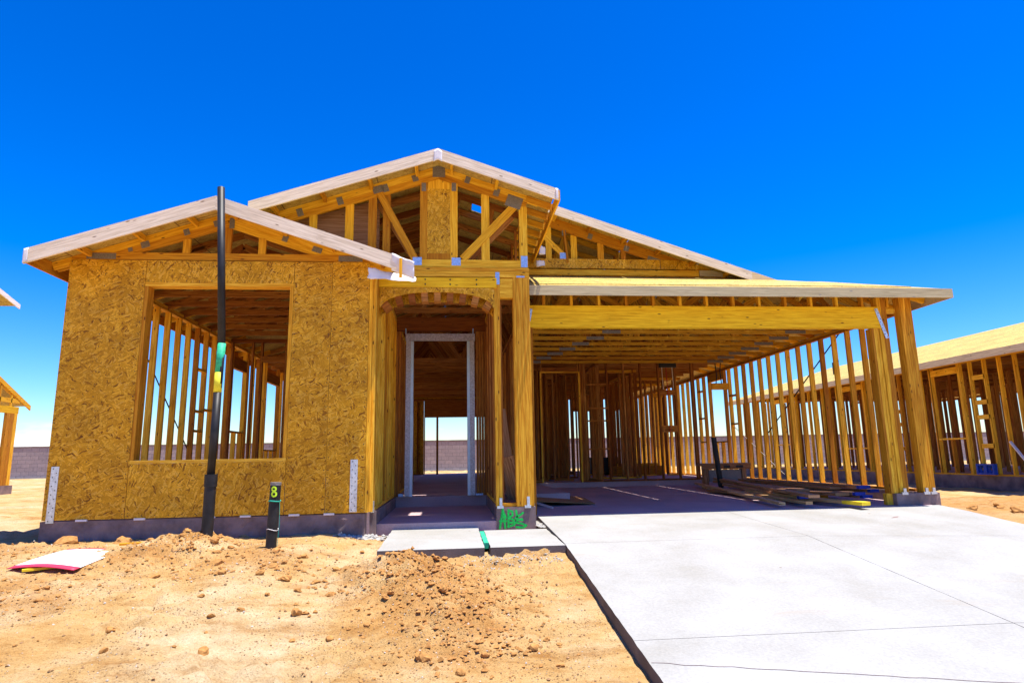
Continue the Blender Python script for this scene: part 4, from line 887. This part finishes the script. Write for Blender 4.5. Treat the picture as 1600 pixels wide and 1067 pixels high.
single(MB().board((-3.42, -.72, -.20), (-3.18, -.62, -.20), .05, .02), 'wood_stake', 'chord', 'thin yellow wooden stake beside the far edge of the fallen sign', 'stake', (-3.5, -.45, -.25))

# ------------------------------------------------------------------ clods, stones, gravel
def rock_mesh(name, seed, m, sub=2, rough=.35):
    bm = bmesh.new(); bmesh.ops.create_icosphere(bm, subdivisions=sub, radius=1); rs = Vector((seed*3.1, seed*1.7, 0))
    for v in bm.verts:
        n_ = noise.fractal(v.co*1.3+rs, .8, 2.1, 3); v.co *= 1+rough*n_; v.co.z *= .62
        v.co.x *= 1.15
    me_ = bpy.data.meshes.new(name); bm.to_mesh(me_); bm.free(); me_.materials.append(m); return me_
RM = [rock_mesh('dirt_clod', s_, M['clod'], 2, .45) for s_ in range(6)]
def clod(x, y, r, k, label, group=None, name='dirt_clod', mesh=None):
    o = bpy.data.objects.new(name, mesh or RM[k % 6]); COL.objects.link(o); z = ground_z(x, y)
    o.location = (x, y, z+r*.22); o.scale = (r, r*random.uniform(.75, 1.1), r*random.uniform(.8, 1.1)); o.rotation_euler = (random.uniform(-.4, .4), random.uniform(-.4, .4), random.uniform(0, 6.28))
    return tag(o, label, 'dirt clod', group)
clod(-.18, -3.55, .062, 1, 'large round clod in front of the crumbled dirt mound'); clod(.10, -1.72, .085, 2, 'dark angular clod on the mound just before the walkway slab')
clod(-1.55, -3.45, .042, 3, 'lone brown clod in the middle of the smooth dirt'); clod(-4.15, -.35, .10, 4, 'broad clod against the foundation at the left corner'); clod(-3.62, -.25, .085, 0, 'flat clod by the foundation behind the fallen sign')
clod(-2.45, -.78, .06, 5, 'clod at the right foot of the tall black pipe'); clod(8.6, .35, .16, 2, 'large reddish clod beside the right edge of the driveway'); clod(-1.15, -2.75, .05, 1, 'small dark clod between pipe stub and mound')
n_ = 0; tries = 0
while n_ < 190 and tries < 7000:
    tries += 1
    if random.random() < .45: mx_, my_, sx, sy, h = random.choice(MOUNDS[:9]); x = random.gauss(mx_+.1, sx*.8); y = random.gauss(my_-.25, sy*.8)
    else: x = random.uniform(-4.9, 1.0); y = random.uniform(-4.9, -.25)
    if x > 1.0 or (-.8 < x < 1.2 and y > -1.42) or y > -.2 or x < -5 or (-4.1 < x < -3.2 and -1.9 < y < -.4): continue
    near = min(((math.hypot(x-a, y-b_), l_) for a, b_, l_ in ((-3.7, -1.2, 'round the fallen sign'), (-2.6, -.6, 'by the tall black pipe'), (-1.78, -1.15, 'round the short pipe stub'), (-.3, -2.2, 'on the crumbled dirt mound'), (.9, -3, 'beside the left edge of the driveway'), (-1.8, -3.6, 'on the smooth dirt in the foreground'), (-3.6, -3.6, 'at the lower left corner of the photo'))))[1]
    clod(x, y, random.choice((.012, .014, .018, .022, .028, .038)), n_, 'small dry clod lying '+near, 'small clods '+near); n_ += 1
for i in range(22):
    clod(random.uniform(7.15, 9.6), random.uniform(-.9, 1.4), random.uniform(.03, .08), i, 'reddish clod in the rough dirt strip right of the driveway', 'clods right of the driveway')
def scatter(name, m, n, fn, label=None, smin=.004, smax=.011):
    bm = MB()
    for _ in range(n):
        x, y = fn(); r = smin+(smax-smin)*random.random()**2.4; z = ground_z(x, y)+r*.3; b = len(bm.v)
        an = random.random()*6.28; q = [Vector((math.cos(an+k*1.5708)*r*random.uniform(.7, 1.3), math.sin(an+k*1.5708)*r*random.uniform(.7, 1.3), random.uniform(-.3, .3)*r)) for k in range(4)]
        c__ = Vector((x, y, z)); bm.v += [c__+p for p in q]+[c__+Vector((0, 0, r*random.uniform(.5, .9))), c__-Vector((0, 0, r*.6))]
        for k in range(4):
            bm.quad((b+k, b+(k+1) % 4, b+4), ((0, 0),)*3, .5); bm.quad((b+(k+1) % 4, b+k, b+5), ((0, 0),)*3, .5)
    o = bm.build(name, m, None, fixn=False); return tag(o, label, None, None, 'stuff')
def yard():
    while True:
        if random.random() < .6: mx_, my_, sx, sy, h = random.choice(MOUNDS[:9]); x = random.gauss(mx_+.1, sx); y = random.gauss(my_-.2, sy)
        else: x = random.uniform(-5.5, 1.1); y = random.uniform(-5, -.05)
        if x < 1.12 and y < -.1 and not (-.8 < x and y > -1.36): return x, y
def mound_pt():
    while True:
        mx_, my_, sx, sy, h = random.choice(MOUNDS[:3]*3+MOUNDS[3:9]); x = random.gauss(mx_+.12, sx*.75); y = random.gauss(my_-.22, sy*.75)
        if x < 1.1 and y < -.1 and not (-.8 < x and y > -1.36): return x, y
scatter('pebble_scatter', 'pebble', 5200, yard, 'brown pebbles and crumbs strewn over the dirt', .004, .013)
scatter('crumb_scatter', 'clod', 2600, mound_pt, 'reddish crumbs of broken earth strewn over the dirt mounds', .004, .026)
scatter('pale_stone_scatter', 'white_stone', 900, yard, 'pale little stones strewn over the dirt', .004, .012)
scatter('gravel_rubble', 'rubble', 420, lambda: (random.gauss(-1.02, .13), random.uniform(-.14, .14)), 'pale broken concrete heaped beside the porch pier', .012, .035)
scatter('gravel_rubble', 'rubble', 90, lambda: (random.uniform(1.07, 1.17), random.uniform(.05, .8)), 'pale rubble in the gap between pier and driveway', .015, .03)
scatter('gravel_rubble', 'rubble', 380, lambda: (random.uniform(.1, 1.08), random.gauss(-1.48, .08)), 'grey gravel along the foot of the walkway slabs', .005, .014)
for o in list(COL.objects):
    if o.name.startswith('gravel_rubble.') and o.name.endswith('001'):
        o.location.z += .10

# ------------------------------------------------------------------ block wall
bw = MB(); bw.prism([(-60, 28, -.2), (60, 28, -.2), (60, 28, 1.55), (-60, 28, 1.55)], (0, .2, 0), (1, 0, 0), (0, 0, 1))
bw.uv = [tuple((bw.v[k].x+100, bw.v[k].z+.2+20) for k in f) for f in bw.f]
BW = bw.build('block_wall', 'block', None, org=(0, 28, 0)); tag(BW, 'long grey concrete block boundary wall behind the houses', 'wall')
MB().box(-60, 60, 27.98, 28.22, 1.551, 1.60).build('cap_course', 'stem', BW); 
MB().box(-60, 60, 27.7, 27.98, -.12, -.02).build('footing', 'drive', BW)

# ------------------------------------------------------------------ right neighbour
NR = empty('neighbor_house', (12.2, 9, -.3), 'long unfinished timber house at the right with a bright sheathed roof', 'house')
MB().box(12.18, 12.4, -2, 18.4, -.6, 0).build('stem_wall', 'stem', NR); MB().box(12.4, 21, -2, 18.4, -.4, -.01).build('floor_slab', 'slab', NR)
def nwall(x, ya, yb, openings, m='stud', sp=.4064, z1=2.72, blocks=(), first=None, w_=.09):
    mb = MB(); mb.box(x, x+w_, ya, yb, 0, .04, 'Y'); mb.box(x, x+w_, ya, yb, z1-.08, z1, 'Y')
    for a, b_, s0, s1 in openings:
        mb.box(x-.003, x+w_, a, b_, s1, min(z1-.08, s1+.15), 'Y', .9)
        if s0 > .1: mb.box(x-.003, x+w_, a, b_, s0-.04, s0, 'Y', .9); mb.box(x, x+w_, (a+b_)/2, (a+b_)/2+.05, .04, s0-.04, 'Z')
    for y, z in blocks: mb.box(x, x+w_, y+.02, y+.38, z, z+.1, 'Y', .9)
    W_ = mb.build('wall_frame', m, NR); y = first or ya+.02
    ys_ = []
    while y < yb:
        if not any(a < y < b_ for a, b_, *_ in openings): ys_.append(y)
        y += sp
    for a, b_, *_ in openings: ys_ += [a-.02, a-.06, b_+.02, b_+.06]
    return W_, ys_
W_, ysn = nwall(12.2, -2, 18.3, [(6.25, 7.1, .88, 2.43), (9.9, 10.9, .7, 2.43), (14.2, 15.2, .9, 2.4)], blocks=[(5.45, 2.2), (5.45, 1.62), (5.45, 1.28), (5.45, .62), (8.4, 2.2), (8.4, 1.6), (8.4, 1.25), (8.4, .6)], first=.2)
for y in ysn: 
    if y > 3: MB().box(12.2, 12.29, y-.019, y+.019, .04, 2.64, 'Z').build('stud', 'stud', W_)
mb = MB()
for xw, ya, yb in ((14.6, 0, 18), (17.5, 0, 18), (20.9, 0, 18.3)):
    y = ya
    while y < yb:
        if not (xw > 20 and (6.0 < y < 7.2 or 9 < y < 10.4 or 12.5 < y < 13.2)): mb.box(xw, xw+.09, y, y+.04, .0, 2.7, 'Z')
        y += .41
    mb.box(xw, xw+.09, ya, yb, 2.62, 2.7, 'Y')
for yw in (3.5, 8.0, 12.4, 18.3):
    x = 12.6
    while x < 20.8: mb.box(x, x+.04, yw, yw+.09, 0, 2.7, 'Z'); x += .45
o = mb.build('interior_framing', 'inner_shaded', NR); o['kind'] = 'stuff'
for k in range(33): y = -1.5+.61*k; MB().board((12.0, y, 2.77), (21, y, 2.77), .038, .09).build('ceiling_joist', 'inner_shaded', NR)
nz = lambda x: 2.74+.30*(x-11.7)
MB().prism([(11.7, -2.5, nz(11.7)), (16.6, -2.5, nz(16.6)), (16.6, 18.2, nz(16.6)), (11.7, 18.2, nz(11.7))], (0, 0, -.02), (0, 1, 0), (1, 0, 0)).build('roof_deck', 'deck', NR)
MB().prism([(16.6, -2.5, nz(16.6)), (21.6, -2.5, nz(11.7)), (21.6, 18.2, nz(11.7)), (16.6, 18.2, nz(16.6))], (0, 0, -.02), (0, 1, 0), (1, 0, 0)).build('roof_deck', 'deck', NR)
MB().box(11.672, 11.698, -2.5, 18.25, 2.58, 2.735, 'Y', .6).build('fascia_board', 'barge', NR)
MB().box(14.0, 16.2, 3.0, 5.2, nz(15.2)+.36, nz(15.2)+.37).build('roof_sheet', 'deck', NR) if False else None
for y, x in ((9.3, 13.6), (13.3, 13.6)):
    MB().tube([(x, y, nz(x)-.1), (x, y, nz(x)+.42)], .04, 12).build('vent_pipe', 'black', NR)
for k in range(34): y = -2.2+.61*k; MB().board((11.71, y, nz(11.71)-.075), (12.4, y, nz(12.4)-.075), .038, .09).build('rafter_tail', 'chord', NR)
# blue coil
CB = MB()
def ringf(cy, cz, r, t_, mb, n_=18):
    pts = [(12.12, cy+r*math.cos(q*2*math.pi/n_), cz+r*math.sin(q*2*math.pi/n_)) for q in range(n_+1)]; mb.tube(pts, t_, 8, caps=False)
for cy in (5.80, 5.56):
    for i, r in enumerate((.055, .09)): ringf(cy, .15, r, .022, CB)
for cy in (5.80, 5.56):
    for a in (-1, 1): CB.box(12.06, 12.15, cy+a*.10-.022, cy+a*.10+.022, .03, .27, 'Z').box(12.065, 12.145, cy-.12, cy+.12, .15+a*.10-.02, .15+a*.10+.02, 'Y')
single(CB, 'hose_reel', 'blue', 'blue plastic double reel on the sill of the right-hand house', 'reel', (12.12, 5.64, 0))
single(MB().board((11.9, 4.1, -.1), (12.15, 5.0, .75), .05, .03), 'loose_batten', 'wrap', 'pale batten leaning on the right-hand house at the edge of the photo', 'batten', (12, 4.6, 0))

# ------------------------------------------------------------------ left neighbour (only its near corner shows)
NL = empty('neighbor_house', (-13, 8, 0), 'timber house at the far left edge showing its gable corner and post', 'house')
rk = lambda y: 2.30+.50*(11.4-y)
MB().prism([(-12.0, 11.4, rk(11.4)), (-12.0, 4.0, rk(4.0)), (-18, 4.0, rk(4.0)), (-18, 11.4, rk(11.4))], (0, 0, -.02), (0, 1, 0), (1, 0, 0)).build('roof_deck', 'deck', NL)
MB().prism([(-11.99, 11.42, rk(11.42)), (-11.99, 4.0, rk(4.0)), (-11.99, 4.0, rk(4)-.13), (-11.99, 11.42, rk(11.42)-.13)], (-.03, 0, 0), (0, 1, 0), (0, 0, 1)).build('barge_board', 'chord', NL)
mb = MB(); mb.box(-12.05, -12.0, 4.5, 10.95, 2.32, 2.44, 'Y'); mb.board((-12.03, 10.9, 2.45), (-12.03, 5, rk(5)-.22), .04, .12)
for k in range(8): mb.box(-12.04, -12.0, 10.6-.45*k, 10.64-.45*k, 2.22, rk(10.6-.45*k)-.15, 'Z')
mb.build('gable_truss', 'chord', NL)
MB().box(-12.06, -11.99, 4.5, 10.93, 2.03, 2.22, 'Y').build('beam', 'beam', NL)
mb = MB()
for y in (10.48, 10.62, 10.76): mb.box(-12.06, -11.98, y, y+.13, .1, 2.03, 'Z')
mb.box(-12.2, -12.06, 10.75, 10.93, .1, 2.2, 'Z'); mb.build('post', 'stud', NL)
MB().box(-12.3, -11.95, 10.2, 10.98, -.4, .099).build('pier', 'stem', NL)
MB().box(-18, -12.3, 3, 10.9, -.4, .02).build('floor_slab', 'slab', NL)
MB().prism([(-12.4, 11.05, 5.16), (-12.4, 6, 6.6), (-18, 6, 6.6), (-18, 11.05, 5.16)], (0, 0, -.03), (0, 1, 0), (1, 0, 0)).build('upper_roof', 'deck', NL)
MB().prism([(-12.38, 11.07, 5.18), (-12.38, 6, 6.62), (-12.38, 6, 6.45), (-12.38, 11.07, 5.05)], (-.03, 0, 0), (0, 1, 0), (0, 0, 1)).build('barge_board', 'barge', NL)
